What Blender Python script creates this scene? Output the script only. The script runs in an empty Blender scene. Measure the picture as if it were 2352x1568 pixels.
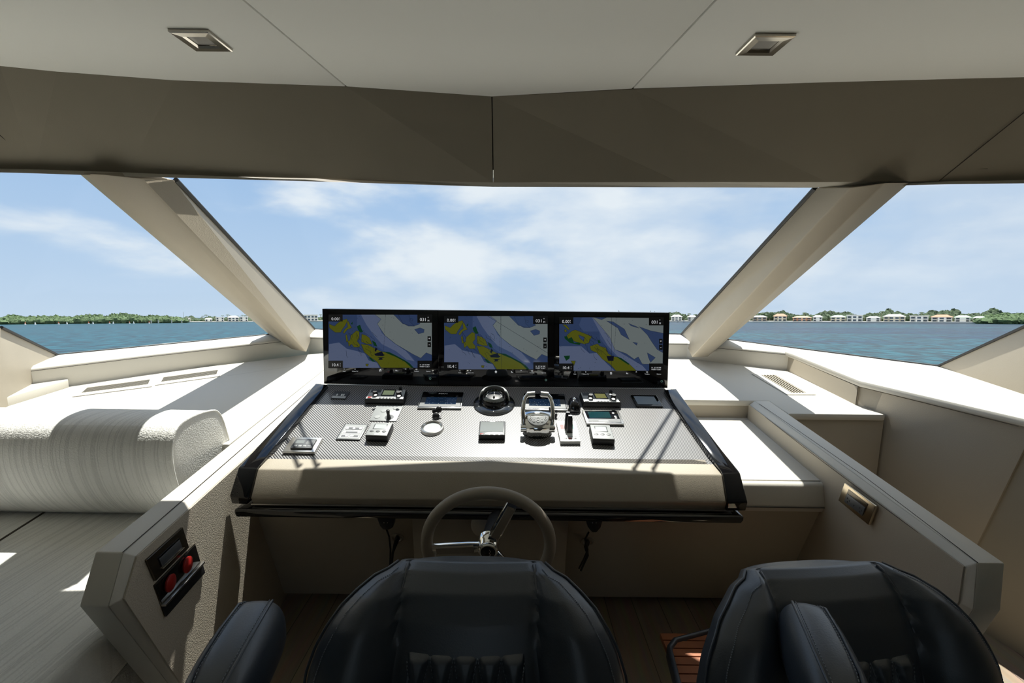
import bpy, bmesh, math, random
from mathutils import Vector, Matrix
random.seed(7)
rad = math.radians
scn = bpy.context.scene
COL = scn.collection
# ------------------------------------------------------------------ camera
FPX = 1045.0
CAM = Vector((.06, 0, 1.5))
RC = Matrix.Rotation(rad(.22), 3, 'Z') @ Matrix.Rotation(rad(90-8.4), 3, 'X') @ Matrix.Rotation(rad(.65), 3, 'Z')
cd = bpy.data.cameras.new('camera'); cam = bpy.data.objects.new('camera', cd); COL.objects.link(cam)
cam.matrix_world = Matrix.Translation(CAM) @ RC.to_4x4()
cd.sensor_width = 36; cd.lens = 36*FPX/2352; cd.clip_end = 8000; cd.clip_start = .02
scn.camera = cam
# ------------------------------------------------------------------ sea frame (the boat sits bow-up on the water)
def ray(x, y): return RC @ Vector(((x-1176)/FPX, -(y-784)/FPX, -1))
nS = ray(2352, 724).cross(ray(0, 728)).normalized()
if nS.z < 0: nS = -nS
fy = Vector((0, 1, 0)); fy = (fy - nS*fy.dot(nS)).normalized(); fx = fy.cross(nS).normalized()
SEA_H = 6.0
SO = CAM - nS*SEA_H
MS = Matrix(((fx.x, fy.x, nS.x, SO.x), (fx.y, fy.y, nS.y, SO.y), (fx.z, fy.z, nS.z, SO.z), (0, 0, 0, 1)))
# ------------------------------------------------------------------ sun, sky, exposure
SUN_EL, SUN_AZ = 67.0, 3.5          # ahead of the bow, a little to the right
sd = bpy.data.lights.new('sun', 'SUN'); sun = bpy.data.objects.new('sun', sd); COL.objects.link(sun)
sv = Vector((math.sin(rad(SUN_AZ))*math.cos(rad(SUN_EL)), math.cos(rad(SUN_AZ))*math.cos(rad(SUN_EL)), math.sin(rad(SUN_EL))))
sun.rotation_euler = sv.to_track_quat('Z', 'Y').to_euler(); sun.location = (0, 6, 12)
sd.energy = 9.0; sd.angle = rad(.55); sd.color = (1, .965, .90)
w = bpy.data.worlds.new('sky'); scn.world = w; w.use_nodes = True
N = w.node_tree.nodes; L = w.node_tree.links; N.clear()
def nn(t, tree=None, **k):
    n = (tree or w.node_tree).nodes.new(t)
    for a, b in k.items(): setattr(n, a, b)
    return n
wo = nn('ShaderNodeOutputWorld'); bg = nn('ShaderNodeBackground'); L.new(bg.outputs[0], wo.inputs[0])
tc = nn('ShaderNodeTexCoord')
def dotn(v):
    d = nn('ShaderNodeVectorMath', operation='DOT_PRODUCT'); L.new(tc.outputs['Generated'], d.inputs[0]); d.inputs[1].default_value = v; return d.outputs['Value']
dx, dy, dz = dotn(fx), dotn(fy), dotn(nS)
def mth(op, a, b=None, c=None, clamp=False):
    m = nn('ShaderNodeMath', operation=op); m.use_clamp = clamp
    for i, v in enumerate((a, b, c)):
        if v is None: continue
        if isinstance(v, (int, float)): m.inputs[i].default_value = v
        else: L.new(v, m.inputs[i])
    return m.outputs[0]
cr = nn('ShaderNodeValToRGB'); L.new(dz, cr.inputs[0])
e = cr.color_ramp.elements
e[0].position = 0; e[0].color = (.58, .71, .88, 1)
e[1].position = 1; e[1].color = (.16, .32, .66, 1)
a_ = e.new(.09); a_.color = (.50, .655, .87, 1)
a_ = e.new(.32); a_.color = (.33, .52, .82, 1)
cb = nn('ShaderNodeCombineXYZ'); L.new(mth('MULTIPLY', dx, 1.0), cb.inputs[0]); L.new(mth('MULTIPLY', dz, 2.3), cb.inputs[1]); L.new(mth('MULTIPLY', dy, .6), cb.inputs[2])
n1 = nn('ShaderNodeTexNoise'); L.new(cb.outputs[0], n1.inputs['Vector']); n1.inputs['Scale'].default_value = 3.6; n1.inputs['Detail'].default_value = 9; n1.inputs['Roughness'].default_value = .5; n1.inputs['Distortion'].default_value = .1
n2 = nn('ShaderNodeTexNoise'); L.new(cb.outputs[0], n2.inputs['Vector']); n2.inputs['Scale'].default_value = 1.5; n2.inputs['Detail'].default_value = 3
# more cloud towards the right and the middle, clear blue towards the upper left
bias = mth('MULTIPLY', mth('ADD', dx, .25), .16)
cl = mth('ADD', mth('ADD', mth('MULTIPLY', n1.outputs['Fac'], .8), mth('MULTIPLY', n2.outputs['Fac'], .45)), bias)
mr = nn('ShaderNodeMapRange'); mr.interpolation_type = 'SMOOTHSTEP'; L.new(cl, mr.inputs[0]); mr.inputs[1].default_value = .50; mr.inputs[2].default_value = .68
mr2 = nn('ShaderNodeMapRange'); mr2.interpolation_type = 'SMOOTHSTEP'; L.new(dz, mr2.inputs[0]); mr2.inputs[1].default_value = .0; mr2.inputs[2].default_value = .12; mr2.inputs[3].default_value = .55
mx = nn('ShaderNodeMix', data_type='RGBA'); L.new(mth('MULTIPLY', mth('MULTIPLY', mr.outputs[0], mr2.outputs[0]), .85), mx.inputs['Factor']); L.new(cr.outputs[0], mx.inputs['A'])
cc = nn('ShaderNodeValToRGB'); L.new(n1.outputs['Fac'], cc.inputs[0]); cc.color_ramp.elements[0].position = .40; cc.color_ramp.elements[0].color = (.60, .71, .87, 1); cc.color_ramp.elements[1].position = .60; cc.color_ramp.elements[1].color = (.90, .93, .97, 1)
L.new(cc.outputs[0], mx.inputs['B'])
L.new(mx.outputs['Result'], bg.inputs[0])
bg.inputs[1].default_value = 1.0
scn.view_settings.view_transform = 'Standard'; scn.view_settings.look = 'None'; scn.view_settings.gamma = 1; scn.view_settings.use_curve_mapping = False
scn.view_settings.exposure = 0.0
# ------------------------------------------------------------------ helpers
def at(x, y, Y=None, Z=None, X=None, pl=None):
    d = ray(x, y)
    if pl is not None: t = (pl[0]-CAM).dot(pl[1])/d.dot(pl[1])
    elif Y is not None: t = (Y-CAM.y)/d.y
    elif Z is not None: t = (Z-CAM.z)/d.z
    else: t = (X-CAM.x)/d.x
    return CAM + d*t
def atv(x, y, p, q):      # hit on the upright plane through p and q
    p = Vector(p); q = Vector(q); n = (q-p).cross(Vector((0, 0, 1))); return at(x, y, pl=(p, n))
WO = {}
def tag(o, label=None, cat=None, group=None, kind=None):
    if label: o['label'] = label
    if cat: o['category'] = cat
    if group: o['group'] = group
    if kind: o['kind'] = kind
    return o
def empty(name, loc, label=None, cat=None, group=None, kind=None):
    o = bpy.data.objects.new(name, None); COL.objects.link(o); o.location = loc; WO[o] = Vector(loc); o.empty_display_size = .05
    return tag(o, label, cat, group, kind)
def mk(name, vs, fs, mat, parent=None, bevel=0, seg=2, smooth=False, local=False, mi=None, sharp=35):
    vs = [Vector(v) for v in vs]
    if local: org = Vector((0, 0, 0))
    elif parent is not None: org = WO[parent]
    else:
        k = len(vs); org = Vector((sum(v.x for v in vs)/k, sum(v.y for v in vs)/k, min(v.z for v in vs)))
    me = bpy.data.meshes.new(name); me.from_pydata([v-org for v in vs], [], fs)
    mats = mat if isinstance(mat, (list, tuple)) else [mat]
    for m in mats: me.materials.append(m)
    if mi:
        for p, i in zip(me.polygons, mi): p.material_index = i
    bm = bmesh.new(); bm.from_mesh(me)
    bmesh.ops.recalc_face_normals(bm, faces=bm.faces)
    if bevel:
        bm.normal_update()
        es = [e_ for e_ in bm.edges if len(e_.link_faces) == 2 and e_.calc_face_angle(0) > rad(sharp)]
        bmesh.ops.bevel(bm, geom=es, offset=bevel, segments=seg, profile=.5, affect='EDGES', clamp_overlap=True)
    bm.to_mesh(me); bm.free()
    if smooth or bevel:
        for p in me.polygons: p.use_smooth = True
        me.set_sharp_from_angle(angle=rad(40))
    o = bpy.data.objects.new(name, me); COL.objects.link(o)
    if parent is not None: o.parent = parent; WO[o] = WO[parent]
    else:
        o.location = org; WO[o] = org
    return o
class MB:
    def __init__(s): s.v = []; s.f = []; s.m = []
    def add(s, vs, fs, m=0):
        k = len(s.v); s.v += [Vector(v) for v in vs]; s.f += [tuple(i+k for i in f) for f in fs]; s.m += [m]*len(fs); return s
    def box(s, a, b, m=0, M=None):
        x0, y0, z0 = a; x1, y1, z1 = b
        vs = [Vector(v) for v in ((x0,y0,z0),(x1,y0,z0),(x1,y1,z0),(x0,y1,z0),(x0,y0,z1),(x1,y0,z1),(x1,y1,z1),(x0,y1,z1))]
        if M is not None: vs = [M @ v for v in vs]
        return s.add(vs, [(0,3,2,1),(4,5,6,7),(0,1,5,4),(1,2,6,5),(2,3,7,6),(3,0,4,7)], m)
    def prism(s, pts, off, m=0):
        n = len(pts); off = Vector(off)
        return s.add([Vector(p) for p in pts]+[Vector(p)+off for p in pts], [tuple(range(n)), tuple(range(2*n-1, n-1, -1))]+[(i, (i+1) % n, (i+1) % n+n, i+n) for i in range(n)], m)
    def loft(s, rings, m=0, cap=True, closed=True):
        n = len(rings[0]); vs = [v for r in rings for v in r]; fs = []
        for j in range(len(rings)-1):
            for i in range(n if closed else n-1):
                a = j*n+i; b = j*n+(i+1) % n; fs.append((a, b, b+n, a+n))
        if cap and closed: fs += [tuple(range(n-1, -1, -1)), tuple(range((len(rings)-1)*n, len(rings)*n))]
        return s.add(vs, fs, m)
    def tube(s, pts, r, n=10, m=0, closed=False):
        pts = [Vector(p) for p in pts]; K = len(pts); rs = r if isinstance(r, (list, tuple)) else [r]*K
        rings = []; up = None
        for i, p in enumerate(pts):
            a = pts[(i-1) % K] if (closed or i > 0) else p; b = pts[(i+1) % K] if (closed or i < K-1) else p
            t = (b-a).normalized()
            if up is None: up = t.orthogonal().normalized()
            up = (up - t*up.dot(t)).normalized(); sd_ = t.cross(up)
            rings.append([p + (up*math.cos(q)+sd_*math.sin(q))*rs[i] for q in (2*math.pi*j/n for j in range(n))])
        if closed: rings.append(rings[0])
        return s.loft(rings, m, cap=not closed)
    def lathe(s, prof, M, n=32, m=0):     # prof: (radius, height) list about local z of M
        rings = [[M @ Vector((r*math.cos(2*math.pi*j/n), r*math.sin(2*math.pi*j/n), h)) for j in range(n)] for r, h in prof]
        return s.loft(rings, m)
    def build(s, name, mat, parent=None, **k):
        return mk(name, s.v, s.f, mat, parent, mi=s.m if isinstance(mat, (list, tuple)) else None, **k)
FONTM = {}
def text(name, body, M, size, mat, parent=None, align='CENTER', ext=.0002):
    c = bpy.data.curves.new('t', 'FONT'); c.body = body; c.size = size; c.align_x = align; c.align_y = 'CENTER'; c.extrude = ext; c.resolution_u = 2
    t = bpy.data.objects.new('t', c); me = bpy.data.meshes.new_from_object(t)
    vs = [M @ v.co for v in me.vertices]; fs = [tuple(p.vertices) for p in me.polygons]
    bpy.data.objects.remove(t); bpy.data.curves.remove(c); bpy.data.meshes.remove(me)
    return mk(name, vs, fs, mat, parent)
# ------------------------------------------------------------------ materials
def mat(name, col, rough=.5, metal=0, bump=0, bscale=200, coat=0, var=0, vscale=3, emit=None, est=1, spec=.5, detail=3, bdist=.002, sheen=0):
    m = bpy.data.materials.new(name); m.use_nodes = True; T = m.node_tree; b = T.nodes['Principled BSDF']
    b.inputs['Base Color'].default_value = (*col, 1); b.inputs['Roughness'].default_value = rough; b.inputs['Metallic'].default_value = metal
    b.inputs['Coat Weight'].default_value = coat; b.inputs['Coat Roughness'].default_value = .04; b.inputs['Specular IOR Level'].default_value = spec
    if sheen: b.inputs['Sheen Weight'].default_value = sheen
    if emit: b.inputs['Emission Color'].default_value = (*emit, 1); b.inputs['Emission Strength'].default_value = est
    if bump or var:
        tcn = T.nodes.new('ShaderNodeTexCoord')
    if bump:
        n = T.nodes.new('ShaderNodeTexNoise'); n.inputs['Scale'].default_value = bscale; n.inputs['Detail'].default_value = detail
        T.links.new(tcn.outputs['Object'], n.inputs['Vector'])
        bp = T.nodes.new('ShaderNodeBump'); bp.inputs['Strength'].default_value = bump; bp.inputs['Distance'].default_value = bdist
        T.links.new(n.outputs['Fac'], bp.inputs['Height']); T.links.new(bp.outputs[0], b.inputs['Normal'])
    if var:
        n = T.nodes.new('ShaderNodeTexNoise'); n.inputs['Scale'].default_value = vscale; n.inputs['Detail'].default_value = 4
        T.links.new(tcn.outputs['Object'], n.inputs['Vector'])
        mx_ = T.nodes.new('ShaderNodeMix'); mx_.data_type = 'RGBA'
        mx_.inputs['A'].default_value = (*[c*(1-var) for c in col], 1); mx_.inputs['B'].default_value = (*[min(1, c*(1+var)) for c in col], 1)
        T.links.new(n.outputs['Fac'], mx_.inputs['Factor']); T.links.new(mx_.outputs['Result'], b.inputs['Base Color'])
    return m
M = {}
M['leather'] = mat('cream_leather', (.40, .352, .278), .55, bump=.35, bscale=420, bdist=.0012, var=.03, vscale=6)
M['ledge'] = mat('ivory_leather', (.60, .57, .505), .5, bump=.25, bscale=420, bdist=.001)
M['suede'] = mat('beige_textured_wall', (.50, .44, .35), .8, bump=.6, bscale=240, bdist=.004, detail=6)
M['ceil'] = mat('ceiling_vinyl', (.90, .90, .86), .55, bump=.1, bscale=300, bdist=.0006)
M['taupe'] = mat('taupe_alcantara', (.31, .275, .215), .8, bump=.3, bscale=350, bdist=.001, var=.06, vscale=4)
M['black'] = mat('piano_black', (.004, .004, .005), .06, coat=.6)
M['blackm'] = mat('matt_black_plastic', (.012, .012, .014), .42)
M['rub'] = mat('black_rubber', (.008, .008, .008), .6)
M['seam'] = mat('dark_seam', (.06, .05, .04), .8)
M['chrome'] = mat('polished_chrome', (.86, .86, .84), .06, 1)
M['steel'] = mat('brushed_steel', (.62, .61, .58), .28, 1)
M['bronze'] = mat('brushed_bronze', (.62, .52, .38), .25, 1)
M['dbronze'] = mat('dark_bronze', (.12, .10, .075), .22, .8)
M['grey'] = mat('instrument_grey', (.27, .28, .28), .45)
M['lgrey'] = mat('light_grey_plastic', (.52, .53, .52), .4)
M['dgrey'] = mat('dark_grey_plastic', (.09, .095, .10), .4)
M['white'] = mat('white_plastic', (.8, .8, .78), .4)
M['print'] = mat('white_print', (.85, .85, .85), .5)
M['lcd'] = mat('lcd_green', (.52, .58, .38), .2, emit=(.5, .6, .3), est=.15)
M['lcdg'] = mat('lcd_grey', (.42, .45, .44), .2)
M['scr'] = mat('dim_screen', (.004, .010, .022), .08, coat=.5, emit=(.01, .03, .07), est=.5)
M['scrt'] = mat('dim_teal_screen', (.004, .02, .022), .08, coat=.5, emit=(.01, .06, .07), est=.5)
M['scrg'] = mat('grey_blank_screen', (.20, .215, .21), .15, coat=.3)
M['red'] = mat('red_plastic', (.30, .015, .012), .35)
M['green'] = mat('green_mark', (.08, .35, .22), .4)
M['skin'] = mat('black_leather', (.028, .038, .054), .40, bump=.3, bscale=260, bdist=.0009, spec=1.0)
M['stitch'] = mat('grey_thread', (.20, .22, .25), .7)
M['teak'] = mat('teak', (.34, .12, .05), .5, var=.25, vscale=14)
M['rim'] = mat('taupe_rim_leather', (.30, .26, .205), .5, bump=.25, bscale=500, bdist=.0008)
def emis(name, col, st=1.0):
    return mat(name, (.004, .004, .005), .12, emit=col, est=st*.42)
def tree_of(m): return m.node_tree, m.node_tree.nodes['Principled BSDF']
# carbon panel: diagonal twill ribs, their sky glint painted as pale stripes
m = mat('carbon_weave', (.03, .03, .032), .32, 0, coat=.25); T, b = tree_of(m)
tcn = T.nodes.new('ShaderNodeTexCoord'); sx = T.nodes.new('ShaderNodeSeparateXYZ'); T.links.new(tcn.outputs['Object'], sx.inputs[0])
def tm(T, op, a, b_=None):
    n = T.nodes.new('ShaderNodeMath'); n.operation = op
    for i, v in enumerate((a, b_)):
        if v is None: continue
        if isinstance(v, (int, float)): n.inputs[i].default_value = v
        else: T.links.new(v, n.inputs[i])
    return n.outputs[0]
ph = tm(T, 'ADD', tm(T, 'MULTIPLY', sx.outputs[0], 1.0), tm(T, 'MULTIPLY', sx.outputs[1], 1.05))
sw = tm(T, 'SINE', tm(T, 'MULTIPLY', ph, 2*math.pi/.0115))
rp = T.nodes.new('ShaderNodeMapRange'); rp.interpolation_type = 'SMOOTHSTEP'; T.links.new(sw, rp.inputs[0]); rp.inputs[1].default_value = -.35; rp.inputs[2].default_value = .35
mx_ = T.nodes.new('ShaderNodeMix'); mx_.data_type = 'RGBA'; T.links.new(rp.outputs[0], mx_.inputs['Factor']); mx_.inputs['A'].default_value = (.035, .033, .036, 1); mx_.inputs['B'].default_value = (.36, .355, .35, 1)
T.links.new(mx_.outputs['Result'], b.inputs['Base Color']); M['carbon'] = m
# sofa weave
def weave(name, col, vert=True, st=.8):
    m = mat(name, col, .85, sheen=.2); T, b = tree_of(m)
    tcn = T.nodes.new('ShaderNodeTexCoord'); mp = T.nodes.new('ShaderNodeMapping'); T.links.new(tcn.outputs['Object'], mp.inputs[0])
    mp.inputs['Scale'].default_value = (95, 1.2, 1.2) if vert else (7, 60, 7)
    if not vert: mp.inputs['Rotation'].default_value = (0, 0, rad(28))
    n = T.nodes.new('ShaderNodeTexNoise'); n.inputs['Scale'].default_value = 1.6; n.inputs['Detail'].default_value = 3; T.links.new(mp.outputs[0], n.inputs[0])
    n2_ = T.nodes.new('ShaderNodeTexVoronoi'); n2_.inputs['Scale'].default_value = 190; T.links.new(tcn.outputs['Object'], n2_.inputs[0])
    rr = T.nodes.new('ShaderNodeMapRange'); rr.interpolation_type = 'SMOOTHSTEP'; T.links.new(n.outputs['Fac'], rr.inputs[0]); rr.inputs[1].default_value = .40; rr.inputs[2].default_value = .52
    h = tm(T, 'ADD', tm(T, 'MULTIPLY', rr.outputs[0], 1.0), tm(T, 'MULTIPLY', n2_.outputs['Distance'], .9))
    bp = T.nodes.new('ShaderNodeBump'); bp.inputs['Strength'].default_value = st; bp.inputs['Distance'].default_value = .003; T.links.new(h, bp.inputs['Height']); T.links.new(bp.outputs[0], b.inputs['Normal'])
    mx_ = T.nodes.new('ShaderNodeMix'); mx_.data_type = 'RGBA'; T.links.new(rr.outputs[0], mx_.inputs['Factor']); mx_.inputs['A'].default_value = (*[c*.86 for c in col], 1); mx_.inputs['B'].default_value = (*col, 1)
    T.links.new(mx_.outputs['Result'], b.inputs['Base Color']); return m
M['weave'] = weave('ribbed_white_weave', (.86, .85, .81), st=.45); M['weave2'] = weave('ribbed_grey_weave', (.80, .80, .76), st=.4)
# floor planks
m = mat('oak_planks', (.30, .23, .15), .55); T, b = tree_of(m)
tcn = T.nodes.new('ShaderNodeTexCoord'); mp = T.nodes.new('ShaderNodeMapping'); T.links.new(tcn.outputs['Object'], mp.inputs[0]); mp.inputs['Scale'].default_value = (30, 2.2, 1)
n = T.nodes.new('ShaderNodeTexNoise'); n.inputs['Scale'].default_value = 1.5; n.inputs['Detail'].default_value = 6; T.links.new(mp.outputs[0], n.inputs[0])
br = T.nodes.new('ShaderNodeTexBrick'); mp2 = T.nodes.new('ShaderNodeMapping'); mp2.inputs['Rotation'].default_value = (0, 0, rad(90)); T.links.new(tcn.outputs['Object'], mp2.inputs[0]); T.links.new(mp2.outputs[0], br.inputs[0])
br.inputs['Scale'].default_value = 1; br.inputs['Brick Width'].default_value = 1.6; br.inputs['Row Height'].default_value = .125; br.inputs['Mortar Size'].default_value = .0015
br.inputs['Color1'].default_value = (.33, .26, .175, 1); br.inputs['Color2'].default_value = (.29, .225, .15, 1); br.inputs['Mortar'].default_value = (.08, .06, .04, 1)
mx_ = T.nodes.new('ShaderNodeMix'); mx_.data_type = 'RGBA'; mx_.blend_type = 'MULTIPLY'; mx_.inputs['Factor'].default_value = .6; T.links.new(br.outputs['Color'], mx_.inputs['A']); T.links.new(n.outputs['Color'], mx_.inputs['B'])
g = T.nodes.new('ShaderNodeGamma'); T.links.new(mx_.outputs['Result'], g.inputs[0]); g.inputs[1].default_value = .85; T.links.new(g.outputs[0], b.inputs['Base Color']); M['floor'] = m
# window glass
m = bpy.data.materials.new('window_glass'); m.use_nodes = True; T = m.node_tree; T.nodes.clear()
o_ = T.nodes.new('ShaderNodeOutputMaterial'); tr = T.nodes.new('ShaderNodeBsdfTransparent'); gl = T.nodes.new('ShaderNodeBsdfGlossy'); gl.inputs['Roughness'].default_value = 0; tr.inputs[0].default_value = (.97, .985, .98, 1)
ms = T.nodes.new('ShaderNodeMixShader'); fr = T.nodes.new('ShaderNodeFresnel'); fr.inputs[0].default_value = 1.25
ms.inputs[0].default_value = .004; T.links.new(tr.outputs[0], ms.inputs[1]); T.links.new(gl.outputs[0], ms.inputs[2]); T.links.new(ms.outputs[0], o_.inputs[0]); M['glass'] = m
# sea
m = mat('sea_water', (.02, .16, .21), .3, spec=.12); T, b = tree_of(m)
tcn = T.nodes.new('ShaderNodeTexCoord')
def noi(scale, detail, sc3, d=0):
    mp = T.nodes.new('ShaderNodeMapping'); T.links.new(tcn.outputs['Object'], mp.inputs[0]); mp.inputs['Scale'].default_value = sc3
    n = T.nodes.new('ShaderNodeTexNoise'); n.inputs['Scale'].default_value = scale; n.inputs['Detail'].default_value = detail; n.inputs['Distortion'].default_value = d; T.links.new(mp.outputs[0], n.inputs[0]); return n.outputs['Fac']
wv = noi(.55, 9, (1.0, .45, 1), .6); pa = noi(.012, 3, (.6, 2.2, 1)); sxx = T.nodes.new('ShaderNodeSeparateXYZ'); T.links.new(tcn.outputs['Object'], sxx.inputs[0])
fx_ = T.nodes.new('ShaderNodeMapRange'); T.links.new(sxx.outputs[0], fx_.inputs[0]); fx_.inputs[1].default_value = 0; fx_.inputs[2].default_value = 120; fx_.inputs[3].default_value = -.12; fx_.inputs[4].default_value = .10
fac = T.nodes.new('ShaderNodeMapRange'); fac.interpolation_type = 'SMOOTHSTEP'; T.links.new(tm(T, 'ADD', pa, fx_.outputs[0]), fac.inputs[0]); fac.inputs[1].default_value = .44; fac.inputs[2].default_value = .60
ca = T.nodes.new('ShaderNodeMix'); ca.data_type = 'RGBA'; T.links.new(fac.outputs[0], ca.inputs['Factor']); ca.inputs['A'].default_value = (.004, .056, .072, 1); ca.inputs['B'].default_value = (.003, .024, .050, 1)
wr = T.nodes.new('ShaderNodeMapRange'); T.links.new(wv, wr.inputs[0]); wr.inputs[1].default_value = .40; wr.inputs[2].default_value = .62; wr.inputs[3].default_value = .2; wr.inputs[4].default_value = 1.5  # wave light and shade painted into the colour along the bump noise
cm = T.nodes.new('ShaderNodeVectorMath'); cm.operation = 'SCALE'; T.links.new(ca.outputs['Result'], cm.inputs[0]); T.links.new(wr.outputs[0], cm.inputs['Scale'])
fo = T.nodes.new('ShaderNodeMapRange'); T.links.new(noi(.16, 7, (1, .6, 1), 1.0), fo.inputs[0]); fo.inputs[1].default_value = .755; fo.inputs[2].default_value = .79
cf = T.nodes.new('ShaderNodeMix'); cf.data_type = 'RGBA'; T.links.new(fo.outputs[0], cf.inputs['Factor']); T.links.new(cm.outputs[0], cf.inputs['A']); cf.inputs['B'].default_value = (.7, .8, .8, 1)
T.links.new(cf.outputs['Result'], b.inputs['Base Color'])
bp = T.nodes.new('ShaderNodeBump'); bp.inputs['Strength'].default_value = .9; bp.inputs['Distance'].default_value = .5; T.links.new(wv, bp.inputs['Height']); T.links.new(bp.outputs[0], b.inputs['Normal']); M['sea'] = m
def foliage(name, c): return mat(name, c, .8, bump=.8, bscale=1.2, bdist=.6, var=.5, vscale=.7, detail=5)
M['mang'] = foliage('mangrove_leaf', (.075, .13, .045)); M['leaf'] = foliage('tree_leaf', (.05, .085, .035)); M['palm'] = foliage('palm_leaf', (.06, .10, .04)); M['bark'] = mat('bark', (.22, .18, .13), .9)

# ------------------------------------------------------------------ ROOM SHELL
ZC, ZH, ZS, ZD = 2.06, 1.83, .96, .82
fl = MB().box((-3.2, -3.4, -.06), (3.2, 2.6, 0)).build('floor', M['floor']); fl['kind'] = 'structure'
CE = [(0,152),(130,165),(400,185),(795,199),(1130,222),(1453,205),(1850,191),(2220,181),(2352,178)]
CEp = [at(x, y, Z=ZC) for x, y in CE]
HBx = [(0,392),(80,394),(290,401),(700,409),(1133,419),(1560,418),(1900,418),(2180,416),(2352,416)]
HBp = [at(x, y, Z=ZH) for x, y in HBx]
def ext(ps, i, j, x):     # extend polyline end to x
    p, q = ps[i], ps[j]; t = (x-q.x)/(q.x-p.x); return q+(q-p)*t
CEp = [ext(CEp, 1, 0, -3.0)]+CEp+[ext(CEp, -2, -1, 3.0)]; HBp = [ext(HBp, 1, 0, -3.0)]+HBp+[ext(HBp, -2, -1, 3.0)]
ceil = empty('ceiling', (0, 0, ZC), kind='structure')
sl0, sl1 = at(558, 0, Z=ZC), at(795, 199, Z=ZC); sr0, sr1 = at(1645, 0, Z=ZC), at(1453, 204, Z=ZC)
slb = sl1+(sl0-sl1)*((sl1.y+3.4)/(sl1.y-sl0.y)); srb = sr1+(sr0-sr1)*((sr1.y+3.4)/(sr1.y-sr0.y))
gp = Vector((.0022, 0, 0))
for poly in ([Vector((-3, -3.4, ZC)), slb-gp, sl1-gp]+CEp[3:0:-1]+[CEp[0]], [slb+gp, srb-gp, sr1-gp, CEp[5], sl1+gp], [srb+gp, Vector((3, -3.4, ZC)), CEp[-1]]+CEp[-2:6:-1]+[sr1+gp]):
    MB().prism(poly, (0, 0, .02)).build('ceiling_panel', M['ceil'], ceil, bevel=.002)
MB().prism([Vector((-3, -3.4, ZC+.022)), Vector((3, -3.4, ZC+.022))]+[p+Vector((0, .02, .022)) for p in CEp[::-1]], (0, 0, .05)).build('roof_backing', M['seam'], ceil)
# header panels (slope from the ceiling down to the window heads)
hd = empty('wall_front', (0, 1.8, ZH), kind='structure')
up = Vector((0, .012, .035))
def strip(name, A, B, m, parent, th=up, **k):
    mb = MB(); n = len(A)
    vs = A+B+[a+th for a in A]+[b_+th for b_ in B]; fs = []
    for i in range(n-1):
        fs += [(i, i+1, n+i+1, n+i), (2*n+i, 3*n+i, 3*n+i+1, 2*n+i+1), (i, 2*n+i, 2*n+i+1, i+1), (n+i, n+i+1, 3*n+i+1, 3*n+i)]
    fs += [(0, n, 3*n, 2*n), (n-1, 3*n-1, 4*n-1, 2*n-1)]
    return mb.add(vs, fs).build(name, m, parent, **k)
sL = at(0, 310, pl=(CEp[1], (CEp[2]-CEp[1]).cross(HBp[1]-CEp[1]))); 
g2 = Vector((.0018, 0, 0))
A1 = CEp[0:6]; B1 = HBp[0:6]; A1 = A1[:-1]+[A1[-1]-g2]; B1 = B1[:-1]+[B1[-1]-g2]
A2 = CEp[5:]; B2 = HBp[5:]; A2 = [A2[0]+g2]+A2[1:]; B2 = [B2[0]+g2]+B2[1:]
strip('header_panel', A1, B1, M['taupe'], hd); strip('header_panel', A2, B2, M['taupe'], hd)
strip('roof_backing', [p+Vector((0, .02, .045)) for p in CEp], [p+Vector((0, .004, .045)) for p in HBp], M['seam'], hd, th=Vector((0, .01, .04)))
# fine seams near both ends of the header
def seamline(name, pts, r, parent, m='seam'):
    return MB().tube(pts, r, 6).build(name, M[m], parent)
def onhead(x, y, i):     # hit on header facet i
    return at(x, y, pl=(CEp[i], (CEp[i+1]-CEp[i]).cross(HBp[i]-CEp[i])))
seamline('header_seam', [onhead(0, 310, 1)-up*.02, onhead(98, 391, 1)-up*.02], .0013, hd)
seamline('header_seam', [onhead(2352, 258, 8)-up*.02, onhead(2157, 415, 8)-up*.02], .0013, hd)
# white valance strip between the header and the glass
VB = [(0,396),(80,398),(290,405),(700,416),(1133,429),(1560,430),(1873,431),(2180,423),(2352,421)]
VBp = [at(x, y, Z=ZH-.012)+Vector((0, .0, 0)) for x, y in VB]; VBp = [ext(VBp, 1, 0, -3.0)]+VBp+[ext(VBp, -2, -1, 3.0)]
HB2 = [p+Vector((0, .006, .004)) for p in HBp]
v = strip('trim_1', HB2, VBp, M['ledge'], None, th=Vector((0, .03, .02))); v['kind'] = 'structure'
GT = [p+Vector((0, .02, .0)) for p in VBp]    # head line of the glass
# unseen roof brow, added over the mid windshield to shade the console front
br_ = MB().prism([Vector((-.86, 1.80, 1.905)), Vector((-.66, 2.02, 1.905)), Vector((0, 2.065, 1.905)), Vector((.66, 2.02, 1.905)), Vector((.90, 1.80, 1.905))], (0, 0, .12)).build('shade_brow', M['ledge']); tag(br_, kind='structure'); br_.name = 'trim_5'
MB().prism([Vector((1.02, 1.64, 1.862)), Vector((1.02, 1.84, 1.905)), Vector((1.62, 1.70, 1.905)), Vector((1.62, 1.58, 1.862))], (0, 0, .05)).build('roof_backing', M['seam'], hd)  # unseen filler added to stop a sun leak past the header
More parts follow.
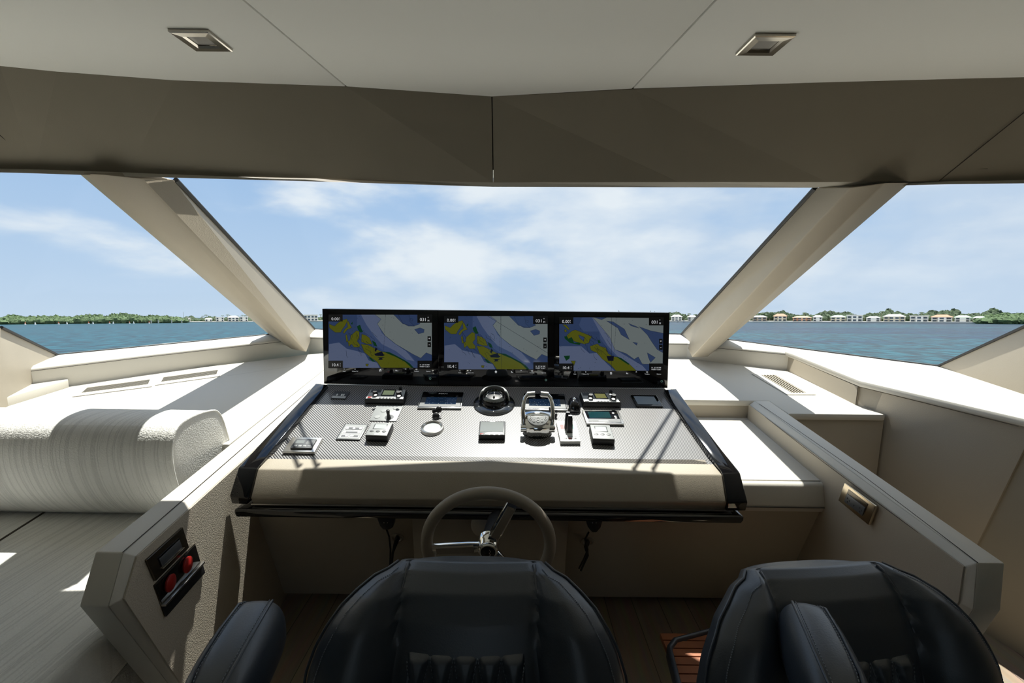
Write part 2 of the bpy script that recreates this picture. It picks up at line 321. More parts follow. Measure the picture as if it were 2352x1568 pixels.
# unseen tubes above the roof front, added to cast thin shadow lines on the panel
for k_, (u0, u1) in enumerate((((1549, 934), (1455, 1079)), ((1560, 970), (1500, 1079)), ((686, 968), (727, 1070)), ((655, 1000), (685, 1071)))):
    PPn = Vector((0, -.2865, 1)).normalized(); ab = []
    for (x_, y_), zt_ in ((u0, 2.30), (u1, 2.16)):
        p_ = at(x_, y_, pl=(Vector((0, 1.6, .816)), PPn)); ab.append(p_+sv*((zt_-p_.z)/sv.z))
    t_ = MB().tube([ab[0]+(ab[0]-ab[1])*.25, ab[0], ab[1], Vector((ab[1].x, ab[1].y-.05, 2.02))], .007, 10).build('trim_%d' % (6+k_), M['steel']); t_['kind'] = 'structure'
# sill below the glass
so = [(131,815),(375,790),(620,768),(723,756),(740,757),(1133,762),(1564,768),(1669,780),(1816,800)]
si = [(56,849),(332,816),(630,783),(709,773),(740,775),(1133,781),(1580,788),(1650,796),(1820,812)]
SOp = [at(x, y, Z=ZS) for x, y in so]; SIp = [at(x, y, Z=ZS-.012) for x, y in si]
rings = []
for o1, i1 in zip(SOp, SIp):
    d_ = (o1-i1); d_.z = 0; d_.normalize()
    rings.append([o1+d_*.05+Vector((0, 0, -.3)), o1+d_*.05, o1+Vector((0, 0, 0)), i1+d_*.035+Vector((0, 0, .012)), i1, Vector((i1.x, i1.y, .70))+d_*.01])
s_ = MB().loft(rings).build('trim_2', M['ledge'], bevel=.008); s_['kind'] = 'structure'
# ------------- glass
def sheet(tris, off):     # one closed pane out of triangles or quads that share edges
    vs, idx, fs, cnt = [], {}, [], {}
    for t in tris:
        f = []
        for p in t:
            k = tuple(round(c, 5) for c in p)
            if k not in idx: idx[k] = len(vs); vs.append(Vector(p))
            f.append(idx[k])
        fs.append(f)
        for a, b_ in zip(f, f[1:]+f[:1]): cnt[(a, b_)] = 1
    n = len(vs); out = [tuple(f) for f in fs]+[tuple(i+n for i in f[::-1]) for f in fs]
    for a, b_ in cnt:
        if (b_, a) not in cnt: out.append((b_, a, a+n, b_+n))
    o = MB(); o.add(vs+[v_+Vector(off) for v_ in vs], out); return o
def pane(name, pts):
    o = empty(name, pts[0], kind='structure'); n_ = (pts[1]-pts[0]).cross(pts[-1]-pts[0]).normalized()*.008
    MB().prism(pts, n_).build('pane', M['glass'], o); return o
tl = at(401, 412, Z=ZH-.006); tr_ = at(1875, 431, Z=ZH-.006)
gk = Vector((0, .006, 0))
mid_t = GT[5]; mid_b = SOp[5]
g_ = empty('window_1', mid_b, kind='structure')
sheet([[SOp[3]+gk, mid_b+gk, mid_t+gk, tl+gk], [mid_b+gk, SOp[6]+gk, tr_+gk, mid_t+gk]], (0, .006, .006)).build('pane', M['glass'], g_)
MB().tube([tl+gk, SOp[3]+gk*.5, SOp[4]+gk*.5, mid_b+gk*.5, SOp[6]+gk*.5, tr_+gk], .009, 8).build('gasket', M['rub'], g_)
# pillars: four long edges each (screen side, ridge, ridge, side window)
def pillar(name, top, bot, ztop, dt, db):
    # dt/db: distance nearer to the camera for the two inner ridges
    t = [at(*p, Z=ztop) for p in top]; b_ = [at(*p, Z=z) for p, z in bot]
    tv = [t[0], CAM+(t[1]-CAM)*(1-dt), CAM+(t[2]-CAM)*(1-dt), CAM+(t[3]-CAM)*1.015]
    bv = [b_[0], CAM+(b_[1]-CAM)*(1-db), CAM+(b_[2]-CAM)*(1-db), CAM+(b_[3]-CAM)*1.015]
    out_t = (tv[0]+tv[3])/2+Vector((0, .04, .03)); out_b = (bv[0]+bv[3])/2+Vector((0, .05, .0))
    e_ = [(a-b2).normalized()*.05 for a, b2 in zip(tv+[out_t], bv+[out_b])]
    o = MB().loft([[b2-e2*.3 for b2, e2 in zip(bv+[out_b], e_)], [a-e2*.02 for a, e2 in zip(tv+[out_t], e_)]]).build(name, M['leather'], bevel=.006)
    o['kind'] = 'structure'; return o
pillar('trim_3', [(400,412),(322,409),(237,400),(178,397)], [((723,756), ZS), ((703,806), .87), ((668,800), .87), ((618,768), ZS)], ZH-.008, .018, .035)
pillar('trim_4', [(1876,431),(1958,428),(2035,419),(2092,419)], [((1566,768), ZS), ((1590,818), .86), ((1626,818), .87), ((1669,780), ZS)], ZH-.008, .018, .035)
# side panels aft of the quarter windows
def sidepanel(name, P0, P1, pix, zlow):
    p0 = at(*P0, Z=ZS); p1 = at(*P1, Z=ZS)
    pts = [atv(x, y, p0, p1) for x, y in pix]
    n_ = (p1-p0).cross(Vector((0, 0, 1))).normalized()
    if n_.dot(p0-CAM) < 0: n_ = -n_
    o = MB().prism(pts, n_*.06).build(name, M['leather'], bevel=.003); o['kind'] = 'structure'
    return p0, p1, n_, pts
pL0, pL1, nL, ptL = sidepanel('wall_left', (131,815), (53,850), [(131,815),(0,752),(-45,730),(-60,330),(-420,200),(-420,1150),(40,960),(52,905)], .7)
pR0, pR1, nR, ptR = sidepanel('wall_right', (2156,841), (2352,905), [(2156,841),(2352,752),(2400,730),(2415,350),(2780,220),(2780,1100),(2352,930)], .7)
for nm, a, b_, c_, gt, q0 in (('window_2', SOp[2], SOp[0], ptL[1], at(182, 399, Z=ZH-.012), -1), ('window_3', SOp[7], at(2156, 841, Z=ZS), ptR[2], at(2090, 424, Z=ZH-.012), 1)):
    g_ = empty(nm, b_, kind='structure')
    off = Vector((0, .02, 0))
    far = GT[0] if q0 < 0 else GT[-1]
    lo = a+(a-b_)*.02
    sheet([[lo+off, b_+off, gt+off], [b_+off, c_+off, gt+off], [c_+off, far+off, gt+off]], (0, .006, 0)).build('pane', M['glass'], g_)
    MB().tube([lo+off*.3, b_+off*.3, c_+off*.3], .008, 8).build('gasket', M['rub'], g_)
# cabin aft of the camera: side walls and a rear wall with an open doorway
for sx_ in (-1, 1):
    o = MB().box((sx_*2.95-.03, -3.4, .7), (sx_*2.95+.03, 1.35, ZC)).build('wall_left_aft' if sx_ < 0 else 'wall_right_aft', M['leather']); o['kind'] = 'structure'
    o = MB().box((min(sx_*2.95, sx_*.35), -3.42, 0), (max(sx_*2.95, sx_*.35), -3.36, ZC)).build('wall_back', M['leather']); o['kind'] = 'structure'
# hull sides low down and aft of what the photo shows
for sx_ in (-1, 1):
    o = MB().box((sx_*3.0-.03, -3.4, 0), (sx_*3.0+.03, 2.6, .75)).build('wall_left_side' if sx_ < 0 else 'wall_right_side', M['leather']); o['kind'] = 'structure'
# ------------- left deck (dashboard top)
Ain = [(741,854),(474,1060),(395,1125),(220,1266)]; Ach = [(700,905),(451,1121),(282,1268)]; Awl = [(464,1143),(313,1279)]
def lx(p, q, y): return p.x+(q.x-p.x)*(y-p.y)/(q.y-p.y)
ai0, ai1 = at(395, 1125, Z=ZD), at(220, 1266, Z=ZD); ai2 = at(600, 963, Z=ZD)
ac0, ac1 = at(451, 1121, Z=ZD), at(282, 1268, Z=ZD); aw0, aw1 = at(464, 1143, Z=.795), at(313, 1279, Z=.795)
def AI(y): return lx(ai0, ai1, y) if y < ai0.y else lx(ai2, ai0, y)
def AC(y): return lx(ac0, ac1, y)
def AW(y): return lx(aw0, aw1, y)
dl = empty('dashboard', (-1.8, 2.4, ZD-.3), 'sunlit ivory leather dashboard top left of the helm with two air grilles', 'dashboard')
backL = [at(x, y, Z=ZD) for x, y in ((53,879),(164,882),(547,838),(683,819),(740,814))]
yb = backL[-1].y; midx = -.02
poly = [Vector((-2.95, 1.72, ZD)), Vector((AI(1.72)-.003, 1.72, ZD)), Vector((AI(3.2)-.003, 3.2, ZD)), Vector((AI(3.2)-.003, yb+.1, ZD)), backL[4]+Vector((0,.08,0)), backL[3]+Vector((0,.08,0)), backL[2]+Vector((-.03,.08,0)), backL[1]+Vector((-.05,.06,0)), Vector((-2.95, 2.72, ZD))]
MB().prism(poly, (0, 0, -.05)).build('deck_top', M['ledge'], dl, bevel=.004)
def deckseam(pts, parent, r=.0016, z=ZD):
    return MB().tube([at(x, y, Z=z)+Vector((0, 0, -.0008)) for x, y in pts], r, 6).build('seam', M['seam'], parent)
deckseam([(521,863),(713,835)], dl, .001); deckseam([(713,835),(463,1005)], dl, .0008)
deckseam([(146,919),(90,939)], dl, .001)
# raised box on the far left of the deck
bx_ = [at(x, y, Z=.865) for x, y in ((-60,905),(55,885),(156,865),(156,872),(0,917),(-60,935))]
o = MB().prism(bx_, (0, 0, -.046)).build('dashboard_box', M['ledge'], bevel=.004); tag(o, 'low raised leather box at the far left end of the dashboard', 'box')
# ------------- deck in the middle and right of the console
dm = empty('dashboard', (1.3, 2.6, ZD-.3), 'ivory leather dashboard top right of the helm, stepping down to a shelf', 'dashboard')
rb = [at(x, y, Z=ZD) for x, y in ((1538,816),(1591,818),(1644,835),(1810,855),(1950,927))]
ri = at(1725, 918, Z=ZD); yR = at(1640, 918, Z=ZD).y; yF = at(1900, 950, Z=ZD).y; rF = at(2033, 951, Z=ZD)
rdiv = at(1809, 948, Z=ZD)
polym = [Vector((AI(3.2)+.003, 3.2, ZD)), Vector((-.98, 2.45, ZD)), Vector((-.4, yR, ZD)), Vector((ri.x, yR, ZD)), Vector((ri.x, 2.33, ZD)), Vector((rdiv.x, yF, ZD)), Vector((rF.x, yF, ZD)), rb[4]+Vector((.05, 0, 0)), rb[3]+Vector((.06, .05, 0)), rb[2]+Vector((0, .15, 0)), rb[1]+Vector((0, .1, 0)), rb[0]+Vector((0, .08, 0)), Vector((AI(3.2)+.003, yb+.1, ZD))]
RO_ = lambda y: rdiv.x
polym[4] = Vector((lx(at(2011, 1080, Z=ZD), rdiv, 2.47), 2.47, ZD))
MB().prism(polym, (0, 0, -.035)).build('deck_top', M['ledge'], dm, bevel=.009)
# block below the deck front right of the divider
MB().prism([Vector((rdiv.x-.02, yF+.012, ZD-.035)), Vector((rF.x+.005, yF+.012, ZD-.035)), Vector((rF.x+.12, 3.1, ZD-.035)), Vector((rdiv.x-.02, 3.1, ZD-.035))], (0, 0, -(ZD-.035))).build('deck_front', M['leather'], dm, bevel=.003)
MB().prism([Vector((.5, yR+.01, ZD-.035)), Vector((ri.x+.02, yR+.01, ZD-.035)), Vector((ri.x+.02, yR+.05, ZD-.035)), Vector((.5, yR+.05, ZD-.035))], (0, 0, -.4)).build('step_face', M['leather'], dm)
# shelf right of the console
sh = empty('shelf', (1.1, 2.0, .6), 'low ivory leather shelf beside the right end of the helm console', 'shelf')
shz = .715
s1_, s2_ = at(1880, 1103, Z=shz), at(1713, 1103, Z=shz); s3_ = at(1893, 1145, Y=s1_.y-.035)
MB().prism([Vector((.70, s1_.y, shz)), Vector((s1_.x+.03, s1_.y, shz)), Vector((ri.x+.05, yR+.03, shz)), Vector((.70, yR+.03, shz))], (0, 0, -.04)).build('shelf_top', M['ledge'], sh)
rg = []
for x_ in (.70, s1_.x+.02):
    rg.append([Vector((x_, s1_.y-.002, shz-.0)), Vector((x_, s1_.y-.025, shz-.006)), Vector((x_, s1_.y-.05, shz-.085)), Vector((x_, s1_.y-.035, shz-.115)), Vector((x_, s1_.y+.04, shz-.115)), Vector((x_, s1_.y-.0, shz-.04))])
MB().loft(rg).build('shelf_lip', M['ledge'], sh, bevel=.008)
# ------------- arms (long padded walls either side of the helm)
def arm(name, label, IN, CH, WL, ys, ztop, nose, toe, yfar, cap, m=M['leather']):
    # profile in (y,z); inner / chamfer / wall rings
    o = empty(name, (CH(nose[0]), nose[0], 0), label, 'divider')
    def prof(inset): return [(yfar, 0), (toe, 0), (toe-.01, .02), (nose[0]+inset*1.2, nose[1]), (ys+inset*.8, ztop-inset), (yfar, ztop-inset)]
    rings = []
    for fn, ins in ((IN, 0), (CH, 0), (WL, .022)):
        rings.append([Vector((fn(max(y, .5)), y, z)) for y, z in prof(ins)])
    s = MB(); s.loft([rings[0], rings[1]], 0); cap_o = s.build('padded_cap', cap, o, bevel=.004)
    s = MB(); s.loft([[p+(rings[2][i]-rings[1][i])*.02 for i, p in enumerate(rings[1])], rings[2]]); s.build('chamfer', cap, o, bevel=.003)
    return o, rings
nzL = at(240, 1393, X=AC(1.0)); 
armL, rL = arm('padded_divider', 'padded leather side partition between the sofa and the helm, with red buttons on it', AI, AC, AW, ac1.y, ZD, (nzL.y, nzL.z), 1.28, 3.2, M['ledge'])
def wallpoly(ring, side, parent, m, name='side_face', y_end=None):
    pts = [Vector(p) for p in ring]
    if y_end: pts = [Vector((p.x, min(p.y, y_end), p.z)) for p in pts]
    o = MB().prism(pts, (side*.004, 0, 0)).build(name, m, parent); return o
wallpoly(rL[2], 1, armL, M['suede'])
rc0, rc1 = at(1967, 1080, Z=ZD), at(2246, 1292, Z=ZD); rw0, rw1 = at(1913, 1080, Z=.795), at(2208, 1297, Z=.795); ro0, ro1 = at(2011, 1080, Z=ZD), at(2310, 1294, Z=ZD)
rcf = at(1732, 919, Z=ZD); rwf = at(1725, 933, Z=.795); rof = at(1809, 948, Z=ZD)
def pw(pts):
    pts = sorted(pts, key=lambda p: p.y)
    def f(y):
        for a, b_ in zip(pts[:-1], pts[1:]):
            if y <= b_.y or b_ is pts[-1]: return lx(a, b_, y)
    return f
RO = pw([ro1, ro0, rof]); RCf = pw([rc1, rc0, rcf]); RW = pw([rw1, rw0, rwf])
nzR = at(2225, 1400, X=RW(1.0))
armR, rR = arm('padded_divider', 'padded leather side partition right of the helm, with a bronze socket panel on it', RO, RCf, RW, rc1.y, ZD, (nzR.y, nzR.z), 1.25, 2.46, M['ledge'])
wallpoly(rR[2], -1, armR, M['leather'])
# ------------- big ledge on the right under the quarter window
G1, G2 = at(1974, 873, Z=ZS), at(2348, 959, Z=ZS); G0 = at(1820, 812, Z=ZS); Gd = (G2-G1).normalized()
led = empty('window_ledge', (2.3, 2.3, 0), 'broad sunlit ivory leather ledge under the right quarter window', 'ledge')
Gfar = G2+Gd*.9
top = [G0, SOp[8]+Vector((-.10, .12, 0)), SOp[8]+Vector((.04, .04, 0)), at(2156, 841, Z=ZS)+Vector((.03, .03, 0)), at(2156, 841, Z=ZS)+(at(2352, 905, Z=ZS)-at(2156, 841, Z=ZS))*2.2+Vector((.05, .03, 0)), Gfar, G1]
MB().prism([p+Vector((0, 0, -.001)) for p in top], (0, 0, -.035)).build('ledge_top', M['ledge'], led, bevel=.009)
gi = Vector((.012, .012, 0)); F1 = at(1950, 927, Z=ZD)
e1 = atv(2342, 1045, G1, G2); e2 = atv(2245, 1242, G1, G2)
Ge = Vector((e2.x, e2.y, 0)); Gt = Vector((e1.x, e1.y, e1.z))
dn = Vector((0, 0, -.035))
G1b = G1+Vector((.006, .012, 0))
kk = (e1-e2)/(e1.z-e2.z)
q1 = e2+kk*(ZS-.035-e2.z); q0 = e2+kk*(0-e2.z)
nrm = (G2-G1).cross(Vector((0, 0, 1))).normalized(); nrm = -nrm if nrm.x < 0 else nrm
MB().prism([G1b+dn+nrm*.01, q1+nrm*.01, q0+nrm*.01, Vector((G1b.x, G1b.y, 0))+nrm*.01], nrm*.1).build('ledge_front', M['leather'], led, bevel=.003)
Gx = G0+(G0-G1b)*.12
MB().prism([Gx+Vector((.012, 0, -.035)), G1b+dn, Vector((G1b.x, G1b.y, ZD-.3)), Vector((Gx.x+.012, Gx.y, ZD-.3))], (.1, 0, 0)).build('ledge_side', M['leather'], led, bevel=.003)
MB().prism([q1+nrm*.02, G2+Gd*.9+dn+nrm*.02, Vector((Gfar.x, Gfar.y, 0))+nrm*.02, q0+nrm*.02], nrm*.1).build('ledge_end', M['taupe'], led)
for q_ in ([Vector((AW(y), y, ZD-.023)) for y in (ac1.y+.02, 2.6)], [Vector((AC(y), y, ZD+.0003)) for y in (ac1.y, 2.6)]): MB().tube(q_, .0012, 6).build('seam', M['seam'], armL)
for q_ in ([Vector((RW(y), y, ZD-.023)) for y in (rc1.y+.02, 1.4, 1.8, 2.4)], [Vector((RCf(y), y, ZD+.0001)) for y in (rc1.y, 1.5, 2.0, 2.4)]): MB().tube(q_, .0011, 6).build('seam', M['seam'], armR)
MB().tube([p+Vector((0, -.0005, -.012)) for p in SIp[:3]+SIp[3:]], .0016, 6).build('seam', M['seam'], s_)
MB().tube([G0+Vector((.012, 0, -.037)), G1b+Vector((-.0005, 0, -.037)), G2+Vector((-.004, .006, -.037))], .0016, 6).build('seam', M['seam'], led)
MB().tube([Vector((.9, s1_.y-.0505, shz-.088)), Vector((s1_.x+.02, s1_.y-.0505, shz-.088))], .0018, 6).build('seam', M['seam'], sh)
for p_ in (G1b, e1 if False else G1b): pass
MB().tube([G1b+Vector((-.001, -.001, -.04)), Vector((G1b.x-.001, G1b.y-.001, ZD))], .0016, 6).build('seam', M['seam'], led)
# ------------- under-console front (kick panels) + toe space
fu = empty('wall_helm', (0, 1.8, 0), kind='structure')
c1 = at(600, 1185, Y=1.7); c2 = at(623, 1366, Z=.02); c3 = at(1893, 1160, Y=s1_.y-.03); c4 = at(1813, 1379, Z=.02)
cm1 = at(905, 1187, Y=1.72)
tt = [Vector((AW(1.7)-.03, 1.66, .62)), Vector((c3.x+.08, 1.66, .62)), Vector((c4.x+.1, c4.y, .03)), Vector((AW(c2.y)-.08, c2.y, .03))]
MB().prism(tt, (0, .04, 0)).build('kick_panel', M['leather'], fu)
MB().box((-1.6, c2.y+.05, 0), (1.6, c2.y+.1, .06)).build('toe_kick', M['rub'], fu)
# ================================================================== HELM CONSOLE
PP = Vector((0, 1.6, .816)); PN = Vector((0, -.2865, 1)).normalized(); PU = Vector((1, 0, 0)); PV = PN.cross(PU).normalized()
def pl(x, y, h=0): return at(x, y, pl=(PP+PN*h, PN))
con = empty('helm_console', (0, 1.6, .5), 'wide helm console with a ribbed carbon panel, padded front and glossy black side trims', 'console')
PC = [pl(748, 885), pl(1528, 893), pl(1645, 1066), pl(612, 1053)]
mk('carbon_panel', *[(lambda t: (t.v, t.f))(MB().prism([p+PN*0 for p in PC], PN*-.012))][0], M['carbon'], con)
# padded front
lp = [(612,1053,.0), (592,1077), (574,1143), (583,1160)]; rp_ = [(1645,1066,.0), (1660,1090), (1671,1154), (1667,1173)]
YP = [None, 1.545, 1.50, 1.525]
def padpt(p, i): return pl(p[0], p[1]) if i == 0 else at(p[0], p[1], Y=YP[i])
rings = []
ends = [[padpt(q, i) for i, q in enumerate(lp)], [padpt(q, i) for i, q in enumerate(rp_)]]
for t in (0, .02, .5, .98, 1):
    r_ = [a.lerp(b_, t) for a, b_ in zip(*ends)]
    rings.append([r_[0]+PV*.03]+r_+[r_[3]+Vector((0, .12, .01))])
MB().loft(rings).build('padded_front', M['ledge2'] if 'ledge2' in M else M['leather'], con, bevel=.005, seg=3, sharp=20)
# side trims, glossy black ribbons
def trim(out, inn, ys, hs):
    rings = []
    for (ox, oy), (ix, iy), y, h in zip(out, inn, ys, hs):
        if y is None: a, b_ = pl(ox, oy, h), pl(ix, iy, h*.75); dn_ = PN*-.05
        else: a, b_ = at(ox, oy, Y=y), at(ix, iy, Y=y+.004); dn_ = Vector((0, .15, .0))
        rings.append([a, b_, b_+dn_, a+dn_])
    return rings
tL = trim([(725,880),(688,922),(595,1021),(547,1073),(527,1138),(532,1157)], [(753,883),(738,899),(636,1020),(590,1076),(572,1144),(568,1158)], [None, None, None, 1.535, 1.485, 1.50], [.022, .024, .03, 0, 0, 0])
MB().loft(tL).build('side_trim', M['black'], con, bevel=.004, seg=3, sharp=15)
tR = trim([(1553,892),(1607,966),(1660,1035),(1700,1085),(1718,1154),(1713,1173)], [(1525,895),(1573,966),(1625,1035),(1660,1087),(1672,1155),(1668,1173)], [None, None, None, 1.535, 1.485, 1.50], [.022, .024, .03, 0, 0, 0])
MB().loft(tR).build('side_trim', M['black'], con, bevel=.004, seg=3, sharp=15)
# body behind the pad and below the panel
bz = .70
MB().prism([PC[3]+Vector((.0, .0, -.02)), PC[2]+Vector((-.0, 0, -.02)), PC[1]+Vector((0, 0, -.02)), PC[0]+Vector((0, 0, -.02))], (0, 0, -.10)).build('body', M['dgrey'], con)
MB().box((-.86, 1.6, .60), (.72, 2.35, .72)).build('under_body', M['leather'], con)
# unseen skirts below the side trims, added to block sun on the wall
for ends_ in (((725, 880), (547, 1073)), ((1553, 892), (1700, 1085))):
    a_, b_ = pl(*ends_[0]), pl(*ends_[1]); k_ = .012 if a_.x < 0 else -.012
    MB().prism([a_+Vector((k_, 0, 0)), b_+Vector((k_, .01, 0)), b_+Vector((k_*3, .03, -.17)), a_+Vector((k_, 0, -.25))], (k_, 0, 0)).build('sun_block_skirt', M['leather'], con)
# glossy rail under the pad
rl0, rl1 = at(541, 1172, Y=1.50), at(1706, 1187, Y=1.50)
rg = []
for t, sc_ in ((0, .55), (.006, 1), (.994, 1), (1, .55)):
    p = rl0.lerp(rl1, t); rg.append([p+Vector((0, y*sc_, z*sc_)) for y, z in ((-.012, -.017), (-.012, .004), (-.004, .011), (.34, .011), (.34, -.017))])
MB().loft(rg).build('front_rail', M['black'], con, bevel=.002)
# thin bright strip between pad and rail
MB().box((rl0.x+.05, 1.51, rl0.z+.016), (rl1.x-.03, 1.56, rl0.z+.021)).build('metal_strip', M['steel'], con)
# steering column support
q0, q1, q2, q3 = at(945, 1190, Y=1.60), at(1307, 1195, Y=1.60), at(1299, 1290, Y=1.62), at(951, 1290, Y=1.62)
dv = Vector((0, .02, -.45))
MB().prism([q0+Vector((0, 0, .05)), q1+Vector((0, 0, .05)), q2, q2+dv, q3+dv, q3], (0, .35, 0)).build('column_cover', M['leather'], con, bevel=.004)
# ------------------------------------------------------------------ monitors
YM = 2.13
mons = [(740, 709, 1005.5, 712, 1007.2, 887, 744, 881), (1005.8, 712, 1272.5, 715, 1272.5, 889, 1007.5, 887), (1272.7, 715, 1538.5, 718, 1533.5, 891, 1272.7, 889)]
labels = ['left black chart monitor of the three above the helm panel', 'middle black chart monitor of the three above the helm panel', 'right black chart monitor of the three, its chart zoomed out further']
chart_mats = [emis('chart_blue', (.085, .15, .36), .55), emis('chart_mid_blue', (.12, .19, .42), .6), emis('chart_pale_blue', (.26, .33, .55), .62), emis('chart_pale', (.36, .42, .42), .7), emis('chart_land', (.25, .27, .02), .6), emis('chart_green', (.01, .10, .03), .6), emis('chart_line', (.015, .02, .05), .5), M['black'], emis('chart_text', (.75, .78, .8), 1.5), emis('chart_deep', (.10, .17, .40), .5)]
# traced in the enlarged views of the photo, (x/5.6+720, y/5.6+690) and (x/5.345+1120, y/5.345+690)
ch1 = [
 (0, [(190,180),(1525,180),(1525,865),(190,865)]),
 (2, [(200,560),(330,540),(430,620),(560,650),(660,680),(710,770),(820,800),(850,865),(195,865)]),
 (1, [(560,180),(790,180),(900,240),(830,290),(900,430),(1060,560),(1240,690),(1380,865),(1270,865),(1130,760),(960,680),(800,580),(680,440),(560,330)]),
 (2, [(610,180),(790,180),(870,240),(820,290),(880,420),(1030,545),(1190,650),(1300,780),(1200,760),(1060,650),(880,560),(780,450),(680,310)]),
 (3, [(790,180),(1030,180),(1080,230),(1150,300),(1290,330),(1370,300),(1330,190),(1525,190),(1525,700),(1450,670),(1380,740),(1280,690),(1060,560),(920,450),(820,300),(870,240)]),
 (9, [(1090,185),(1230,185),(1240,270),(1300,330),(1220,330),(1150,290)]), (9, [(1300,370),(1370,350),(1425,370),(1420,410),(1350,430)]), (9, [(1245,230),(1280,240),(1270,265),(1248,255)]),
 (4, [(200,300),(270,330),(310,290),(360,255),(430,235),(440,260),(400,330),(370,370),(350,410),(280,410),(240,380),(205,350)]),
 (4, [(430,270),(450,265),(480,330),(495,350),(440,370),(395,425),(380,410),(400,370),(440,340)]),
 (5, [(560,330),(600,310),(620,370),(640,400),(600,410),(570,370)]), (5, [(480,300),(505,270),(500,310)]), (5, [(750,510),(800,540),(820,590),(780,580)]),
 (4, [(410,450),(430,430),(445,520),(425,535)]), (4, [(480,450),(555,385),(590,400),(590,480),(560,520),(600,570),(590,600),(520,600),(490,560),(455,590),(440,520),(470,510)]),
 (4, [(620,430),(680,450),(720,480),(755,560),(690,560),(615,530)]),
 (4, [(610,560),(700,570),(780,610),(860,650),(980,680),(1060,720),(1190,790),(1280,865),(870,865),(820,790),(720,720),(650,660)]),
 (5, [(900,655),(980,665),(1060,705),(1180,770),(1240,810),(1290,865),(1260,865),(1180,790),(1060,725),(960,685)]),
 (5, [(705,730),(740,735),(800,790),(760,785)]), (4, [(670,815),(710,815),(700,845),(675,840)]),
 (6, [(780,685),(830,670),(880,655),(900,690),(920,700),(890,715),(800,710)]), (6, [(820,730),(920,730),(880,745),(895,760),(830,765),(850,745)]), (6, [(800,600),(825,620),(800,660),(785,640)]),
]
def offs(ch, dx_, dy_): return [(m_, [(x+dx_, y+dy_) for x, y in p]) for m_, p in ch]
ch3 = [
 (0, [(880,200),(2160,215),(2150,865),(878,860)]),
 (2, [(880,560),(1150,560),(1250,650),(1350,640),(1450,760),(1560,865),(880,865)]),
 (1, [(1160,205),(1280,205),(1340,250),(1500,420),(1600,600),(1700,700),(1830,860),(1700,800),(1500,620),(1380,470),(1370,380),(1180,380),(1120,300)]),
 (2, [(1280,205),(1330,230),(1410,330),(1500,450),(1560,600),(1700,680),(1900,800),(1960,865),(1830,865),(1600,690),(1480,560),(1400,430)]),
 (3, [(1290,205),(2160,215),(2150,780),(2000,780),(1900,780),(1850,690),(1800,720),(1700,650),(1560,600),(1500,450),(1400,330)]),
 (9, [(1460,250),(1540,260),(1680,350),(1740,480),(1640,420),(1600,340)]), (9, [(1860,320),(2000,370),(2155,400),(2150,640),(2080,600),(2010,500),(1960,420)]), (9, [(1730,280),(1830,320),(1860,340),(1760,310)]), (9, [(1780,510),(1840,520),(1830,550)]), (9, [(1960,640),(2060,700),(2000,760),(1970,690)]), (9, [(1300,205),(1460,208),(1400,235)]),
 (5, [(940,440),(1030,430),(1060,520),(1150,510),(1130,545),(1010,520),(950,470)]), (5, [(935,680),(1010,675),(1005,710),(965,740)]),
 (4, [(920,295),(960,295),(1010,350),(990,360)]), (4, [(940,360),(960,350),(975,380),(950,390)]),
 (4, [(1040,370),(1080,360),(1280,440),(1240,520),(1190,535),(1060,500),(1030,450),(990,470),(970,430),(1000,400)]), (9, [(1115,420),(1190,450),(1180,500),(1130,460)]),
 (4, [(1255,560),(1350,530),(1380,560),(1450,580),(1480,650),(1540,690),(1600,690),(1730,770),(1830,865),(1580,865),(1500,780),(1410,720),(1340,640),(1270,610)]),
 (5, [(1350,490),(1370,480),(1390,520),(1360,525)]), (5, [(1570,685),(1640,705),(1740,775),(1730,790)]),
 (4, [(1020,740),(1080,740),(1060,800)]), (6, [(1460,680),(1550,680),(1545,740),(1480,740)]),
]
def mapped(ch, k):
    sx_, ox_ = (5.6, 720) if k < 2 else (5.345, 1120)
    return [(m_, [(x/sx_+ox_, y/sx_+690) for x, y in p]) for m_, p in ch]
charts = [mapped(ch1, 0), mapped(offs(ch1, 1487, 20), 1), mapped(ch3, 2)]
def clip(poly, x0, y0, x1, y1):
    def cl_(ps, inside, inter):
        out = []
        for i in range(len(ps)):
            a, b_ = ps[i-1], ps[i]
            if inside(b_):
                if not inside(a): out.append(inter(a, b_))
                out.append(b_)
            elif inside(a): out.append(inter(a, b_))
        return out
    def ix(v): return lambda a, b_: (v, a[1]+(b_[1]-a[1])*(v-a[0])/(b_[0]-a[0]))
    def iy(v): return lambda a, b_: (a[0]+(b_[0]-a[0])*(v-a[1])/(b_[1]-a[1]), v)
    for ins, it in ((lambda p: p[0] >= x0, ix(x0)), (lambda p: p[0] <= x1, ix(x1)), (lambda p: p[1] >= y0, iy(y0)), (lambda p: p[1] <= y1, iy(y1))):
        poly = cl_(poly, ins, it)
        if not poly: return []
    return poly
FR = Matrix.Rotation(rad(90), 4, 'X')     # text that faces the helmsman
def scr_text(body, x, y, hpx, par, nm='screen_text', Yo=.0036, mat_=None):
    p = at(x, y, Y=YM-Yo); return text(nm, body, Matrix.Translation(p) @ Matrix.Rotation(rad(-.3), 4, 'Y') @ FR, hpx*2.13*1.0/FPX*1.35, mat_ or chart_mats[8], par)
rects = [(754.5, 722.5, 992, 844.5), (1020, 725.5, 1258, 848), (1284.5, 728.5, 1524, 851)]
